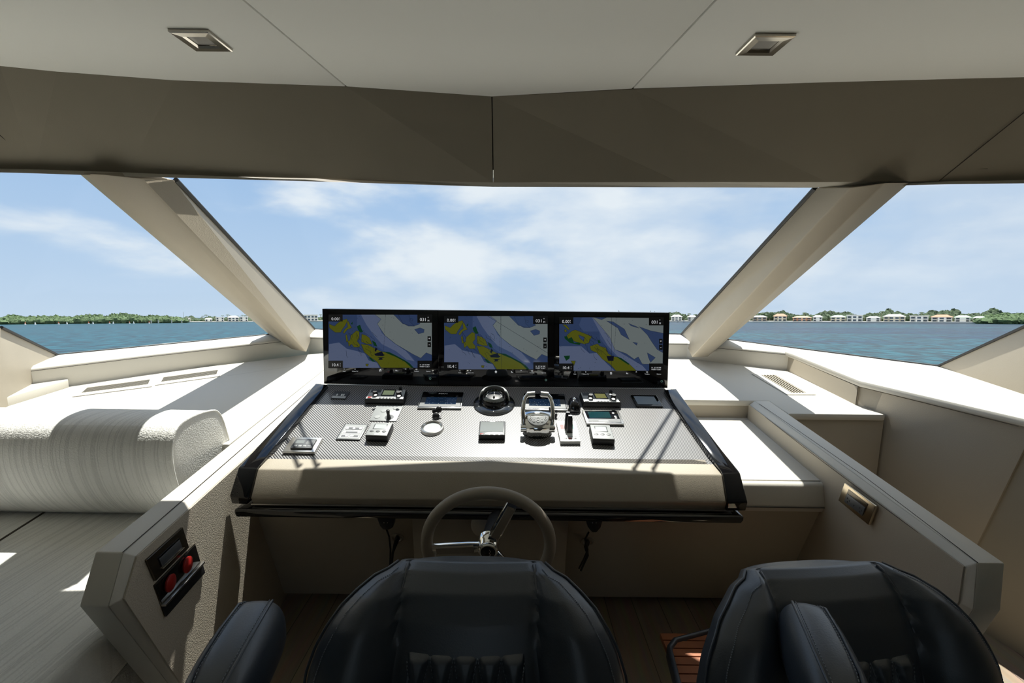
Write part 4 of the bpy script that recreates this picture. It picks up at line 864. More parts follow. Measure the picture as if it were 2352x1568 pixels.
# ------------------------------------------------------------------ things hanging under the rail
def hanger(name, pts, label, cordpts):
    o = empty(name, at(pts[0][0], pts[0][1], Y=1.54), label, 'handset')
    P_ = [at(x, y, Y=1.53) for x, y in pts]
    MB().prism(P_, (0, .035, 0)).build('body', M['blackm'], o, bevel=.004)
    MB().tube([at(x, y, Y=yy) for x, y, yy in cordpts], .0035, 8).build('cord', M['rub'], o)
    for dx_ in (-4, 4): MB().lathe([(.0022, 0), (.0018, .001), (0, .0012)], Matrix.Translation(at(sum(p[0] for p in pts)/len(pts)+dx_, pts[2][1]-12, Y=1.529)) @ Matrix.Rotation(rad(90), 4, 'X'), 10).build('contact', M['chrome'], o)
    return o
hanger('radio_handset', [(864,1186),(906,1187),(902,1212),(893,1217),(880,1217),(872,1208)], 'black radio handset hanging under the rail left of the steering wheel', [(888,1216,1.55),(894,1232,1.56),(897,1262,1.60),(896,1296,1.62)])
hanger('radio_handset', [(1344,1190),(1386,1192),(1380,1212),(1371,1223),(1360,1223),(1350,1210)], 'black radio handset hanging under the rail right of the steering wheel', [(1352,1222,1.55),(1344,1238,1.56),(1350,1262,1.58),(1340,1285,1.60),(1330,1305,1.62)])
def socket(x, y, label, pth):
    d0 = tt[0]; nk = (tt[1]-tt[0]).cross(tt[2]-tt[1]).normalized(); nk = nk if nk.y < 0 else -nk
    P_ = at(x, y, pl=(tt[0]+nk*.001, nk)); q = nk.to_track_quat('Z', 'Y').to_matrix().to_4x4()
    o = empty('cable_socket', P_, label, 'socket'); Mx = Matrix.Translation(P_) @ q
    MB().lathe([(.026, 0), (.0255, .003), (.018, .005), (.016, .002), (0, .002)], Mx, 28).build('flange', M['steel'], o, smooth=True)
    MB().tube([P_+nk*.004]+[at(a, b2, Y=c_) for a, b2, c_ in pth], [.010, .008, .005, .004][:len(pth)+1], 10).build('cable', M['rub'], o, smooth=True)
socket(913, 1234, 'round steel cable socket with a black cable, left of the steering wheel', [(908, 1250, 1.66), (902, 1270, 1.66), (900, 1296, 1.66)])
socket(1349, 1243, 'round steel cable socket with a black cable, right of the steering wheel', [(1346, 1255, 1.66), (1350, 1275, 1.66), (1334, 1310, 1.66)])

# ------------------------------------------------------------------ ceiling downlights
def downlight(px, label):
    P_ = [at(x, y, Z=ZC) for x, y in px]; c_ = sum(P_, Vector())/4
    o = empty('ceiling_light', c_+Vector((0, 0, -.004)), label, 'ceiling light', 'square chromed ceiling downlights')
    h = .0475; mb = MB()
    def rg_(hh, z): return [c_+Vector((a*hh, b2*hh, z)) for a, b2 in ((-1,-1),(1,-1),(1,1),(-1,1))]
    mb.loft([rg_(h, .0), rg_(h, -.006), rg_(h*.94, -.008), rg_(h*.60, -.0085), rg_(h*.52, -.004), rg_(h*.50, .0)]); mb.build('frame', M['chrome2'], o)
    MB().prism(rg_(h*.52, -.0012), (0, 0, -.001)).build('lens', mat('frosted_lens', (.35, .33, .31), .25), o)
M['chrome2'] = mat('satin_chrome', (.50, .47, .42), .12, 1)
downlight([(382,66),(478,68),(537,111),(450,111)], 'square chrome downlight in the left ceiling panel')
downlight([(1733,76),(1828,78),(1784,121),(1684,120)], 'square chrome downlight in the right ceiling panel')

# ------------------------------------------------------------------ air grilles
def grille(px, label, m='leather', ns=6, along=True):
    P_ = [at(x, y, Z=ZD+.002) for x, y in px]    # tl,tr,br,bl
    o = empty('air_grille', sum(P_, Vector())/4+Vector((0, 0, -.002)), label, 'air grille')
    def f(u, v_): return P_[0].lerp(P_[1], u).lerp(P_[3].lerp(P_[2], u), v_)
    th = Vector((0, 0, .004))
    MB().prism([f(-.02, -.12), f(1.02, -.12), f(1.02, 1.12), f(-.02, 1.12)], (0, 0, -.0015)).build('recess', M['dbronze'] if ns < 6 else M['rim'], o)
    fr_ = MB()
    for a, b2, c_, d_ in ((-.08, -.45, 1.08, 0), (-.08, 1, 1.08, 1.5), (-.08, 0, 0, 1), (1, 0, 1.08, 1)):
        fr_.prism([f(a, b2), f(c_, b2), f(c_, d_), f(a, d_)], (0, 0, .0025))
    fr_.build('frame', M['ledge'], o)
    for i in range(ns):
        v0 = (i+.5)/ns; w_ = .36/ns
        a = [f(0, v0-w_), f(1, v0-w_), f(1, v0+w_), f(0, v0+w_)]
        MB().prism([a[0]+th*.2, a[1]+th*.2, a[2]+th*.9, a[3]+th*.9], (0, 0, .0006)).build('slat', M['leather' if ns < 6 else 'ledge'], o)
grille([(201,890.5),(345,871.5),(340,883),(187,903)], 'long air grille in the dashboard, the one nearer the left side')
grille([(376,866.5),(501,849.5),(497,860),(370,877.5)], 'long air grille in the dashboard, the one nearer the windshield pillar')
grille([(1781,861.5),(1852,902.5),(1818,902.5),(1748,861.5)], 'slatted air grille in the dashboard top on the right', ns=5)
# ------------------------------------------------------------------ socket panels and red buttons
def facepanel(px, fn, z_ref, out):
    pass
wp, wq = Vector((AW(.9), .9, .7)), Vector((AW(1.6), 1.6, .7))
def wl_(x, y): return atv(x, y, wp, wq)
nw = Vector((0, 0, 1)).cross(wq-wp).normalized(); nw = nw if nw.x > 0 else -nw
def wquad(name, px, h0, h1, m, par, bevel=.002, fn=wl_, n_=None):
    n_ = n_ or nw; P_ = [fn(x, y)+n_*h0 for x, y in px]
    return MB().prism(P_, n_*(h1-h0)).build(name, m, par, bevel=bevel)
def c6(x, y): return (x*160/1045+320, y*160/1045+1190)
o = empty('power_outlet', wl_(390, 1262), 'dark bronze socket panel on the side partition above the red buttons', 'outlet')
Q = [c6(50,630), c6(600,135), c6(698,440), c6(190,945)]; wquad('frame', Q, 0.002, .010, M['dbronze'], o)
wquad('recess', sub(Q, .22, .26, .84, .74), .0085, .0105, M['black'], o, bevel=.0004); wquad('sockets', sub(Q, .24, .34, .82, .70), .0105, .0125, M['dgrey'], o, bevel=.0005); wquad('lip', sub(Q, .22, .76, .86, .80), .010, .014, M['bronze'], o, bevel=.0005)
o2 = empty('button_panel', wl_(400, 1335), 'recessed panel on the side partition holding two red round buttons', 'switch panel')
Q = [c6(178,1010), c6(808,372), c6(940,815), c6(350,1480)]; wquad('frame', Q, .002, .006, M['dbronze'], o2)
wquad('recess', sub(Q, .02, .03, .98, .60), .006, .008, M['black'], o2, bevel=.0005)
wquad('ledge_strip', sub(Q, .0, .62, 1.0, .68), .006, .018, M['steel'], o2, bevel=.001); wquad('lower_plate', sub(Q, .0, .70, 1.0, 1.0), .006, .010, M['blackm'], o2, bevel=.001)
for x, y in (c6(385,975), c6(648,700)):
    P_ = wl_(x, y); Mx = Matrix.Translation(P_) @ nw.to_track_quat('Z', 'Y').to_matrix().to_4x4()
    b_ = MB().lathe([(.010, .006), (.010, .011), (.0225, .012), (.023, .016), (.018, .019), (0, .020)], Mx, 32).build('red_button', M['red'], o2, smooth=True); b_['label'] = 'red mushroom push button'
wp2, wq2 = Vector((RW(1.15), 1.15, .7)), Vector((RW(1.5), 1.5, .7))
nw2 = Vector((0, 0, 1)).cross(wq2-wp2).normalized(); nw2 = nw2 if nw2.x < 0 else -nw2
def wr_(x, y): return atv(x, y, wp2, wq2)
def c7(x, y): return (x*160/1930+1900, y*130/1568+1090)
Q = [c7(570,225), c7(1440,870), c7(1240,1400), c7(390,715)]
o = empty('power_outlet', wr_(*c7(900, 850)), 'brushed bronze socket panel on the partition right of the helm', 'outlet')
wquad('frame', Q, .002, .011, M['bronze'], o, fn=wr_, n_=nw2)
wquad('recess', sub(Q, .17, .14, .80, .80), .010, .0125, M['dbronze'], o, bevel=.0004, fn=wr_, n_=nw2); wquad('sockets', sub(Q, .19, .36, .78, .80), .0125, .0145, M['dgrey'], o, bevel=.0006, fn=wr_, n_=nw2)
for u, v_ in ((.24,.5),(.31,.56),(.27,.66),(.47,.6),(.64,.5),(.71,.56),(.67,.66)): wquad('slot', sub(Q, u, v_, u+.025, v_+.07), .0145, .015, M['rub'], o, bevel=0, fn=wr_, n_=nw2)
# ------------------------------------------------------------------ SOFA
sf = empty('sofa', (-1.9, 1.2, 0), 'sofa with ribbed white upholstery at the left, behind the padded partition', 'sofa')
SZ = .60
xr = lambda y: AI(max(y, 1.0))-.012
def cushion(name, rings, m, par, nsub=2): 
    o = MB().loft(rings).build(name, m, par, smooth=True)
    return o
# backrest: rounded profile lofted along x
def bprof(x, inset=0):
    pr = [(1.66, SZ-.02), (1.60, SZ-.02), (1.53, SZ+.04), (1.475, SZ+.14), (1.455, SZ+.25), (1.465, SZ+.325), (1.50, SZ+.375), (1.57, SZ+.385), (1.66, SZ+.38), (1.73, SZ+.36), (1.77, SZ+.22), (1.77, SZ)]
    cx_, cz_ = 1.62, SZ+.2
    return [Vector((x, cx_+(y-cx_)*(1-inset), cz_+(z-cz_)*(1-inset))) for y, z in pr]
xe = AI(1.55)-.055
o = MB().loft([bprof(-2.4), bprof(-1.9), bprof(xe-.02), bprof(xe-.002, .015), bprof(xe, .05), bprof(xe+.002, .5)]).build('backrest', M['weave'], sf, smooth=True)
md = o.modifiers.new('s', 'SUBSURF'); md.levels = 2; md.render_levels = 2
pp_ = [p+Vector((.001, 0, 0)) for p in bprof(xe-.004, .02)[2:11]]
for _ in range(3): pp_ = [pp_[0]]+[q for a, b2 in zip(pp_[:-1], pp_[1:]) for q in (a.lerp(b2, .25), a.lerp(b2, .75))]+[pp_[-1]]
MB().tube(pp_, .004, 8).build('piping', M['weave'], sf, smooth=True)
yq = .2
sr = [Vector((-2.4, yq, 0)), Vector((xr(yq), yq, 0)), Vector((xr(1.0), 1.0, 0)), Vector((xr(1.66), 1.66, 0)), Vector((-2.4, 1.66, 0))]
MB().prism([p+Vector((0, 0, SZ)) for p in sr], (0, 0, -.17)).build('seat_cushion', M['weave2'], sf, bevel=.03, seg=5)
MB().prism([p+Vector((0 if p.x < -2 else -.02, 0, .02)) for p in sr], (0, 0, SZ-.20)).build('base', M['weave2'], sf, bevel=.01)
a, b2 = at(60, 1203, Z=SZ), at(0, 1241, Z=SZ); MB().tube([a+(a-b2)*1.2+Vector((0, 0, .0)), a, b2, b2+(b2-a)*6], .004, 8).build('seat_seam', M['seam'], sf)
# ------------------------------------------------------------------ HELM CHAIRS
def chair(name, label, cx, cy, yaw, arm_side, footrest=False):
    o = empty(name, (cx, cy, 0), label, 'chair', 'black leather helm chairs'); 
    L0 = Matrix.Translation((cx, cy, 0)) @ Matrix.Rotation(rad(yaw), 4, 'Z')
    # silhouette half width against height (local z), seam half width
    hw = [(.30, .40), (.345, .50), (.335, .60), (.305, .70), (.268, .78), (.235, .83), (.20, .856), (.165, .866)]
    def prof(v):      # v 0..1 -> y,z of the mid surface; leans back and rolls over at the top
        pts = [(-.16, .38), (-.13, .47), (-.10, .565), (-.075, .66), (-.045, .735), (-.01, .785), (.03, .812), (.062, .8185)]
        t = v*(len(pts)-1); i = min(int(t), len(pts)-2); f_ = t-i
        return pts[i][0]*(1-f_)+pts[i+1][0]*f_, pts[i][1]*(1-f_)+pts[i+1][1]*f_
    def wid(v):
        z = prof(v)[1]; tb = [(.30, .33), (.38, .345), (.5, .358), (.64, .348), (.69, .332), (.73, .31), (.76, .287), (.785, .258), (.803, .225), (.813, .192), (.8185, .168)]
        for (z0, w0), (z1, w1) in zip(tb[:-1], tb[1:]):
            if z <= z1: return w0+(w1-w0)*(z-z0)/(z1-z0)
        return .168
    def yat(z):
        for i in range(400):
            if prof(i/400)[1] >= z: return prof(i/400)[0]
        return prof(1)[0]
    def seamw(v): return .170-.022*v
    NU, NV = 48, 42; front = []; back = []
    for j in range(NV+1):
        v = j/NV; y, z = prof(v); W = wid(v); rw, rb_ = [], []
        for i in range(NU+1):
            u = -1+2*i/NU; x = u*W; s_ = seamw(v)
            g_ = -.013*math.exp(-((abs(x)-s_)/.007)**2)                  # seam groove
            if abs(x) > s_:
                q = (abs(x)-s_)/max(.01, W-s_); bl = .050*math.sin(min(1, q)*math.pi)*(1-.35*v)*(1-v**7)+(.02*(1-v))
                edge = -.055*max(0, q-.55)**1.5
                d_ = bl+edge
            else: d_ = .012*(1-(x/s_)**2)*(v > .0)
            d_ = (d_+g_)
            rw.append(L0 @ Vector((x, y-d_, z+d_*.35*v)))
            rb_.append(L0 @ Vector((x*.985, y+.085*(1-.35*abs(u)**3)*(1-.25*v), z-.03*v)))
        front.append(rw); back.append(rb_)
    rings = [f_+b_[::-1] for f_, b_ in zip(front, back)]
    bo = MB().loft(rings).build('backrest', M['skin'], o, smooth=True)
    md = bo.modifiers.new('s', 'SUBSURF'); md.levels = 1; md.render_levels = 1
    # piping round the edge and stitched seams
    for sgn in (0, -1):
        path = [front[j][sgn] for j in range(NV-1)]
        MB().tube(path, .003, 8).build('piping', M['skin'], o, smooth=True)
        i1 = 2 if sgn == 0 else NU-2; mb = MB()
        for j in range(0, NV*3-9):
            t = j/3; a, b_ = int(t), min(NV, int(t)+1); f_ = t-a
            p = front[a][i1].lerp(front[b_][i1], f_); p2 = front[a][i1].lerp(front[b_][i1], min(1, f_+.2))
            if (p2-p).length > 1e-5: mb.tube([p+Vector((0, -.0012, .0008)), p2+Vector((0, -.0012, .0008))], .0011, 4)
        mb.build('stitching', M['stitch'], o)
    for sg in (-1, 1):
        pts = []
        for j in range(NV-2):
            v = j/NV; y, z = prof(v); x = sg*seamw(v); pts.append(L0 @ Vector((x, y+.006, z)))
        MB().tube(pts, .0035, 8).build('seam_piping', M['skin'], o, smooth=True)
    # quilted lumbar pad
    gr = []; NUq, NVq = 90, 90; zt, zb = .690, .40; qs = MB()
    for j in range(NVq+1):
        v = j/NVq; z = zb+(zt-zb)*v; y = yat(z); W = .140-.012*v; row = []
        for i in range(NUq+1):
            u = -1+2*i/NUq; x = u*W; n5 = (u+1)/2*5; tv = (zt-z)/.115
            a = abs(((n5+tv*.5) % 1)-.0); a = min(a, 1-a); b_ = abs((n5-tv*.5) % 1); b_ = min(b_, 1-b_)
            puff = min(1, (min(a, b_)/.26))**.55*.013
            edge = min(1, (1-abs(u))/.06)**.5*min(1, (1-v)/.035)**.5
            row.append(L0 @ Vector((x, y-(.010+puff)*edge+.0, z)))
        gr.append(row)
    base_ = [[L0 @ Vector((x_, y_, z_)) for x_, y_, z_ in ((-.14, -.09, zb), (.14, -.09, zb))]]
    bk = [[p+(L0.to_3x3() @ Vector((0, .05, 0))) for p in r] for r in gr]
    qo = MB().loft([f_+b_[::-1] for f_, b_ in zip(gr, bk)]).build('quilted_pad', M['skin'], o, smooth=True)
    # dashes along the quilting lines
    def qp(x, z):
        y = yat(z); return L0 @ Vector((x, y-.0135, z))
    for k in range(-1, 6):
        for sg in (-1, 1):
            for t in range(0, 18):
                tv = t/17*1.0; tv2 = tv+.028
                n5 = k+ (0 if sg > 0 else 1)+sg*tv*.5; n6 = n5+sg*.014
                if not 0.02 < n5 < 4.98: continue
                z1 = zt-tv*.115-.006; z2 = zt-tv2*.115-.006; W = .138
                qs.tube([qp((n5/5*2-1)*W*(.92+.08*tv), z1), qp((n6/5*2-1)*W*(.92+.08*tv), z2)], .0009, 4)
    qs.build('quilt_stitching', M['stitch'], o)
    # seat, pedestal, arm
    mb = MB()
    sq = [(.24, -.60), (.29, -.50), (.30, -.12), (.26, -.04), (-.26, -.04), (-.30, -.12), (-.29, -.50), (-.24, -.60)]
    MB().prism([L0 @ Vector((x, y, .34)) for x, y in sq], (0, 0, .13)).build('seat', M['skin'], o, bevel=.03, seg=4)
    MB().lathe([(.25, 0), (.24, .02), (.07, .05), (.06, .34)], L0 @ Matrix.Translation((0, -.25, 0)), 32).build('pedestal', M['steel'], o, smooth=True)
    return o, L0
def armrest(o, far, near, w_, h_):
    far = Vector(far); near = Vector(near); d_ = (near-far); L_ = d_.length; d_.normalize(); s_ = d_.cross(Vector((0, 0, 1))).normalized(); u_ = s_.cross(d_)
    rings = []
    for t, k in ((0, .25), (.012, .62), (.04, .88), (.10, 1), (.4, 1.05), (.75, 1.0), (.95, .8), (1, .4)):
        c_ = far+d_*L_*t
        rings.append([c_+s_*w_*k*math.copysign(abs(math.cos(a))**.75, math.cos(a))+u_*(h_*(k if t < .5 else 1*k)*math.copysign(abs(math.sin(a))**.75, math.sin(a))) for a in [2*math.pi*i/28 for i in range(28)]])
    a_ = MB().loft(rings).build('armrest', M['skin'], o, smooth=True); md = a_.modifiers.new('s', 'SUBSURF'); md.levels = 1; md.render_levels = 1
    for sg in (-1, 1):
        P_ = [r[(5 if sg > 0 else 9)] for r in rings[1:-1]]
        MB().tube(P_, .0028, 8).build('arm_piping', M['skin'], o, smooth=True)
        mb = MB()
        for a, b2 in zip(P_[:-1], P_[1:]):
            n_ = int((b2-a).length/.007)+1
            for i in range(n_): mb.tube([a.lerp(b2, i/n_)+s_*sg*-.006+Vector((0, 0, .002)), a.lerp(b2, (i+.6)/n_)+s_*sg*-.006+Vector((0, 0, .002))], .0009, 4)
        mb.build('arm_stitching', M['stitch'], o)
    return a_
cA, LA = chair('helm_chair', 'black leather helm chair in the middle, in front of the steering wheel', -.035, .945, 0, -1)
armrest(cA, at(603, 1430, Z=.72), at(455, 1690, Z=.72), .062, .075)
cB, LB = chair('helm_chair', 'black leather helm chair at the right, with a teak footrest beside it', .80, .945, 6, -1)
armrest(cB, at(1842, 1435, Z=.76), at(1955, 1690, Z=.76), .056, .07)
# footrest of the right chair
fz = .30
FQ = [(1531,1480),(1546,1461),(1640,1436),(1740,1450),(1740,1650),(1575,1650)]
FP = [at(x, y, Z=fz) for x, y in FQ]; c_ = sum(FP, Vector())/6
FI = [c_+(p-c_)*.86 for p in FP]
mb = MB(); n = 6
mb.add(FP+FI+[p+Vector((0, 0, -.05)) for p in FP]+[p+Vector((0, 0, -.05)) for p in FI], sum([[(i, (i+1) % n, (i+1) % n+n, i+n), (i, i+2*n, (i+1) % n+2*n, (i+1) % n), (i+n, (i+1) % n+n, (i+1) % n+3*n, i+3*n), (i+2*n, i+3*n, (i+1) % n+3*n, (i+1) % n+2*n)] for i in range(n)], []))
mb.build('footrest_frame', M['skin'], cB, bevel=.008, seg=3)
x0_, x1_ = min(p.x for p in FI), max(p.x for p in FI); y0_, y1_ = min(p.y for p in FI), max(p.y for p in FI)
for i in range(9):
    ya = y0_+(y1_-y0_)*i/9; yb_ = y0_+(y1_-y0_)*(i+1)/9-.005
    MB().box((x0_+.01, ya, fz-.030), (x1_, yb_, fz-.012)).build('teak_slat', M['teak'], cB)
MB().tube([Vector((c_.x+.1, c_.y-.02, fz-.04)), Vector((c_.x+.12, c_.y-.2, 0.01))], .02, 12).build('footrest_bracket', M['steel'], cB)

# ================================================================== THE WATER AND THE SHORE (in the frame of the sea)
def seapoint(px, dist, h=0):
    d = ray(px, 730); v_ = Vector((d.dot(fx), d.dot(fy))); v_.normalize(); return Vector((v_.x*dist, v_.y*dist, h))
def place(o, p, rot=0, sc=1):
    o.matrix_world = MS @ Matrix.Translation(p) @ Matrix.Rotation(rot, 4, 'Z') @ Matrix.Scale(sc, 4)
gxy = []
se = mk('sea', [(-3000, -500, 0), (3000, -500, 0), (3000, 2600, 0), (-3000, 2600, 0)], [(0, 1, 2, 3)], M['sea'], local=True)
place(se, Vector((0, 0, 0))); tag(se, 'choppy blue green sea between the boat and the shore', 'sea', kind='stuff')
def facing(p): return math.atan2(p.x, p.y)*-1
def blob(mb, c, r, rz, seed, m=0, n=10, k=6):
    rr = random.Random(seed); ph_ = [rr.uniform(0, 6.28) for _ in range(6)]
    rings = []
    for j in range(k+1):
        a = -math.pi/2+math.pi*j/k; ring = []
        for i in range(n):
            t = 2*math.pi*i/n; w_ = 1+.16*math.sin(3*t+ph_[0]+2*a)+.13*math.sin(5*t+ph_[1]-3*a)+.10*math.sin(2*t+ph_[2]+5*a)
            ring.append(Vector((c[0]+r*w_*math.cos(a)*math.cos(t), c[1]+r*w_*math.cos(a)*math.sin(t), c[2]+rz*w_*math.sin(a))))
        rings.append(ring)
    mb.loft(rings, m)
def thicket(name, x0, x1, hfn, dist, label, m, step=4.5, rs=.7, hs=.85):
    rr = random.Random(int(x0)); mb = MB(); x = x0
    while x < x1:
        h = hfn(x); 
        for dd in (0, 14, 28):
            p = seapoint(x+rr.uniform(-4, 4), dist+dd+rr.uniform(-3, 3)); hh = h*hs*(.62+.13*dd/14)*rr.uniform(.85, 1.12)
            blob(mb, (p.x, p.y, hh*.45), rs*rr.uniform(4.0, 6.5), hh*.6, rr.random(), n=11, k=7)
        x += step
    o = mk(name, mb.v, mb.f, m, local=True, smooth=True); place(o, Vector((0, 0, 0))); tag(o, label, 'trees', kind='stuff'); return o
def mh(x):
    h = 8.2 if x < 250 else 8.8
    if x < 20: h = 6.6
    return h+1.4*math.exp(-((x-275)/70)**2)-2.2*max(0, (x-330)/90)+.5*math.sin(x*.07)
thicket('mangrove_thicket', -90, 424, mh, 560, 'low green mangrove thicket along the far left shore', M['mang'])
thicket('mangrove_thicket', 2252, 2450, lambda x: 6.5+2.0*min(1, (x-2250)/60), 470, 'rounded green mangrove thicket at the far right end of the shore', M['mang'])
thicket('tree_belt', 424, 760, lambda x: 5.5+1.2*math.sin(x*.12), 640, 'hazy tree belt behind the white houses on the left shore', M['leaf'], step=6, hs=1.0)
thicket('tree_belt', 1380, 2290, lambda x: 6.6+1.5*math.sin(x*.05)+.8*math.sin(x*.13), 520, 'green tree belt behind the waterfront houses on the right shore', M['leaf'], step=6, rs=.9, hs=1.3)
# low land and sea walls
def land(name, xa, xb, dist, depth, h, label, m):
    pts = [seapoint(xa+(xb-xa)*i/10, dist, -.5) for i in range(11)]+[seapoint(xb-(xb-xa)*i/10, dist+depth, -.5) for i in range(11)]
    o = MB().prism(pts, (0, 0, h+.5)); o = mk(name, o.v, o.f, m, local=True); place(o, Vector((0, 0, 0))); tag(o, label, 'shore'); return o
M['wallw'] = mat('pale_house_wall', (.78, .77, .72), .8); M['sand'] = mat('pale_concrete', (.55, .53, .48), .9)
land('quay', 1380, 2262, 472, 120, 1.1, 'long pale sea wall at the water in front of the right shore houses', M['sand'])
land('quay', 424, 1000, 590, 120, .9, 'pale sea wall at the water in front of the left shore houses', M['sand'])
# houses
WC_ = {'w': (.80, .79, .75), 'c': (.74, .68, .56), 'p': (.70, .44, .30), 'b': (.45, .38, .30), 'g': (.6, .6, .56)}
RC_ = {'w': (.78, .78, .76), 'g': (.30, .30, .30), 'r': (.50, .22, .13), 'n': (.34, .45, .36), 't': (.60, .34, .22), 's': (.55, .56, .55)}
wm = {k: mat('house_wall_'+n_, WC_[k], .8) for k, n_ in (('w','white'),('c','cream'),('p','peach'),('b','brown'),('g','grey'))}
rm = {k: mat('house_roof_'+n_, RC_[k], .7) for k, n_ in (('w','white'),('g','grey'),('r','red'),('n','green'),('t','terracotta'),('s','silver'))}
wind = mat('house_window', (.06, .09, .12), .2)
def house(px, wpx, hpx, wall, roof, label, dist=486, stories=2, hip=True):
    sc_ = dist/FPX; p = seapoint(px, dist, 1.1 if dist < 560 else .9); c_f = math.cos(math.atan2(p.x, p.y)); W = wpx*sc_*c_f*c_f*.96; H = hpx*sc_*c_f+.4
    D_ = 9; o = bpy.data.objects.new('house', None); COL.objects.link(o); tag(o, label, 'house', 'waterfront houses'); WO[o] = Vector((0, 0, 0))
    hb = H*(.68 if hip else .9); rnd = random.Random(px)
    mb = MB().box((-W/2, 0, 0), (W/2, D_, hb)).box((-W*.18, -1.6, 0), (W*.22, 0, hb*.95)); mb.build('walls', wm[wall], o, local=True)
    if hip:
        r0 = [(-W/2-.7, -2, hb), (W/2+.7, -2, hb), (W/2+.7, D_+.7, hb), (-W/2-.7, D_+.7, hb)]; r1 = [(-W*.25, 3, H), (W*.25, 3, H), (W*.25, D_-3, H), (-W*.25, D_-3, H)]
        MB().loft([r0, r1]).build('roof', rm[roof], o, local=True)
    else: MB().box((-W/2-.5, -1.8, hb), (W/2+.5, D_+.5, hb+.5)).box((-W*.15, 1, hb), (W*.12, 5, H)).build('roof', rm[roof], o, local=True)
    for s_i in range(stories):
        z0 = hb*(s_i/stories)+hb*.10/stories; nwin = max(2, int(W/3.4))
        for i in range(nwin):
            x = -W/2+W*(i+.5)/nwin; inset = -1.66 if -W*.18 < x < W*.22 else -.06
            MB().box((x-W/nwin*.30, inset, z0), (x+W/nwin*.30, inset+.1, z0+hb*.62/stories)).build('window', wind, o, local=True)
        if s_i: MB().box((-W/2, -2.2, hb*s_i/stories-.12), (W/2, 0, hb*s_i/stories+.12)).build('balcony', wm[wall], o, local=True)
    place(o, p, facing(p)); return o
for a in [(1554, 26, 13, 'w', 's', 'white two storey house just left of the right windshield pillar'),
          (1590, 22, 12, 'g', 'g', 'grey roofed house partly hidden by the right windshield pillar'),
          (1745, 34, 12, 'b', 'g', 'brown low house right beside the right windshield pillar'),
          (1792, 31, 16, 'c', 'r', 'tall cream house with red tiles, third from the right pillar'),
          (1842, 44, 11, 'p', 't', 'peach coloured low wide house with terracotta roof'),
          (1878, 22, 13, 'w', 'g', 'narrow white house right of the peach coloured one'),
          (1925, 36, 13, 'c', 'n', 'cream house with pale green roof left of the plain white house'),
          (1963, 38, 14, 'w', 'w', 'all white wide house with white roof near the middle of the right shore'),
          (2006, 34, 11, 'w', 'g', 'white house with dark roof right of the all white house'),
          (2054, 52, 16, 'c', 's', 'wide cream house with silver grey roof'),
          (2111, 44, 13, 'w', 'w', 'long white house left of the red roofed one'),
          (2163, 50, 15, 'w', 'r', 'wide white house with orange red hipped roof'),
          (2211, 38, 14, 'w', 'n', 'white house with green roof right of the red roofed one'),
          (2250, 32, 12, 'c', 'n', 'pale green roofed house beside the right mangrove thicket')]:
    house(*a, hip=a[4] not in 'w')
for a in [(430, 15, 8, 'w', 'w', 'small white pavilion at the right end of the mangrove thicket', 1), (479, 17, 7, 'w', 's', 'low white house left of the clustered white houses', 1),
          (505, 20, 9, 'w', 'w', 'white house in the middle of the left shore group', 2), (536, 26, 12, 'w', 's', 'larger white house left of the left windshield pillar', 2),
          (560, 20, 10, 'w', 'w', 'white house touching the left windshield pillar', 2), (714, 34, 14, 'w', 'w', 'white flat roofed building between the left pillar and the monitors', 2)]:
    house(*a[:6], dist=602, stories=a[6], hip=a[4] != 'w')
# palms and broadleaf trees
def mk_palm():
    o = bpy.data.objects.new('palm_tree', None); COL.objects.link(o); WO[o] = Vector((0, 0, 0))
    MB().tube([(0, 0, 0), (.15, 0, 4), (.5, 0, 8)], [.25, .18, .14], 6).build('trunk', M['bark'], o, local=True)
    mb = MB()
    for i in range(13):
        a = 2*math.pi*i/13+.2*(i % 3); el = (.5, .1, .8)[i % 3]; P_ = []
        for j in range(6):
            t = j/5; P_.append((Vector((.5+math.cos(a)*2.6*t*math.cos(el*.6), math.sin(a)*2.6*t*math.cos(el*.6), 8+2.0*t*math.sin(el)-1.9*t*t)), .34*(1-t*.8)*(.3+1.2*min(t*2, 1))))
        s_ = Vector((-math.sin(a), math.cos(a), 0)); vs = []
        for p, w_ in P_: vs += [p+s_*w_-Vector((0, 0, w_*.6)), p, p-s_*w_-Vector((0, 0, w_*.6))]
        mb.add(vs, sum([[(k*3, k*3+1, k*3+4, k*3+3), (k*3+1, k*3+2, k*3+5, k*3+4)] for k in range(5)], []))
    mb.build('crown', M['palm'], o, local=True); return o
def mk_tree(seed):
    o = bpy.data.objects.new('broadleaf_tree', None); COL.objects.link(o); WO[o] = Vector((0, 0, 0)); rr = random.Random(seed)
    MB().tube([(0, 0, 0), (0, 0, 4)], [.3, .22], 6).build('trunk', M['bark'], o, local=True); mb = MB()
    for _ in range(9): blob(mb, (rr.uniform(-2.2, 2.2), rr.uniform(-1.6, 1.6), rr.uniform(4, 7.2)), rr.uniform(1.3, 2.2), rr.uniform(1.1, 1.8), rr.random(), n=8, k=5)
    mb.build('crown', M['leaf'], o, local=True, smooth=True); return o
def copy_tree(o):
    c = o.copy(); COL.objects.link(c)
    for ch in list(o.children):
        d = ch.copy(); COL.objects.link(d); d.parent = c
    return c
palm0 = mk_palm(); first = True; rr = random.Random(5)
def put(proto, used, px, top_px, dist, base_h, label, group):
    o = proto if not used else copy_tree(proto)
    p = seapoint(px, dist, 1.1 if dist < 560 else .9); tag(o, label, 'tree', group)
    H = (top_px*dist/FPX)*math.cos(math.atan2(p.x, p.y))
    place(o, p, rr.uniform(0, 6), H/base_h); return o
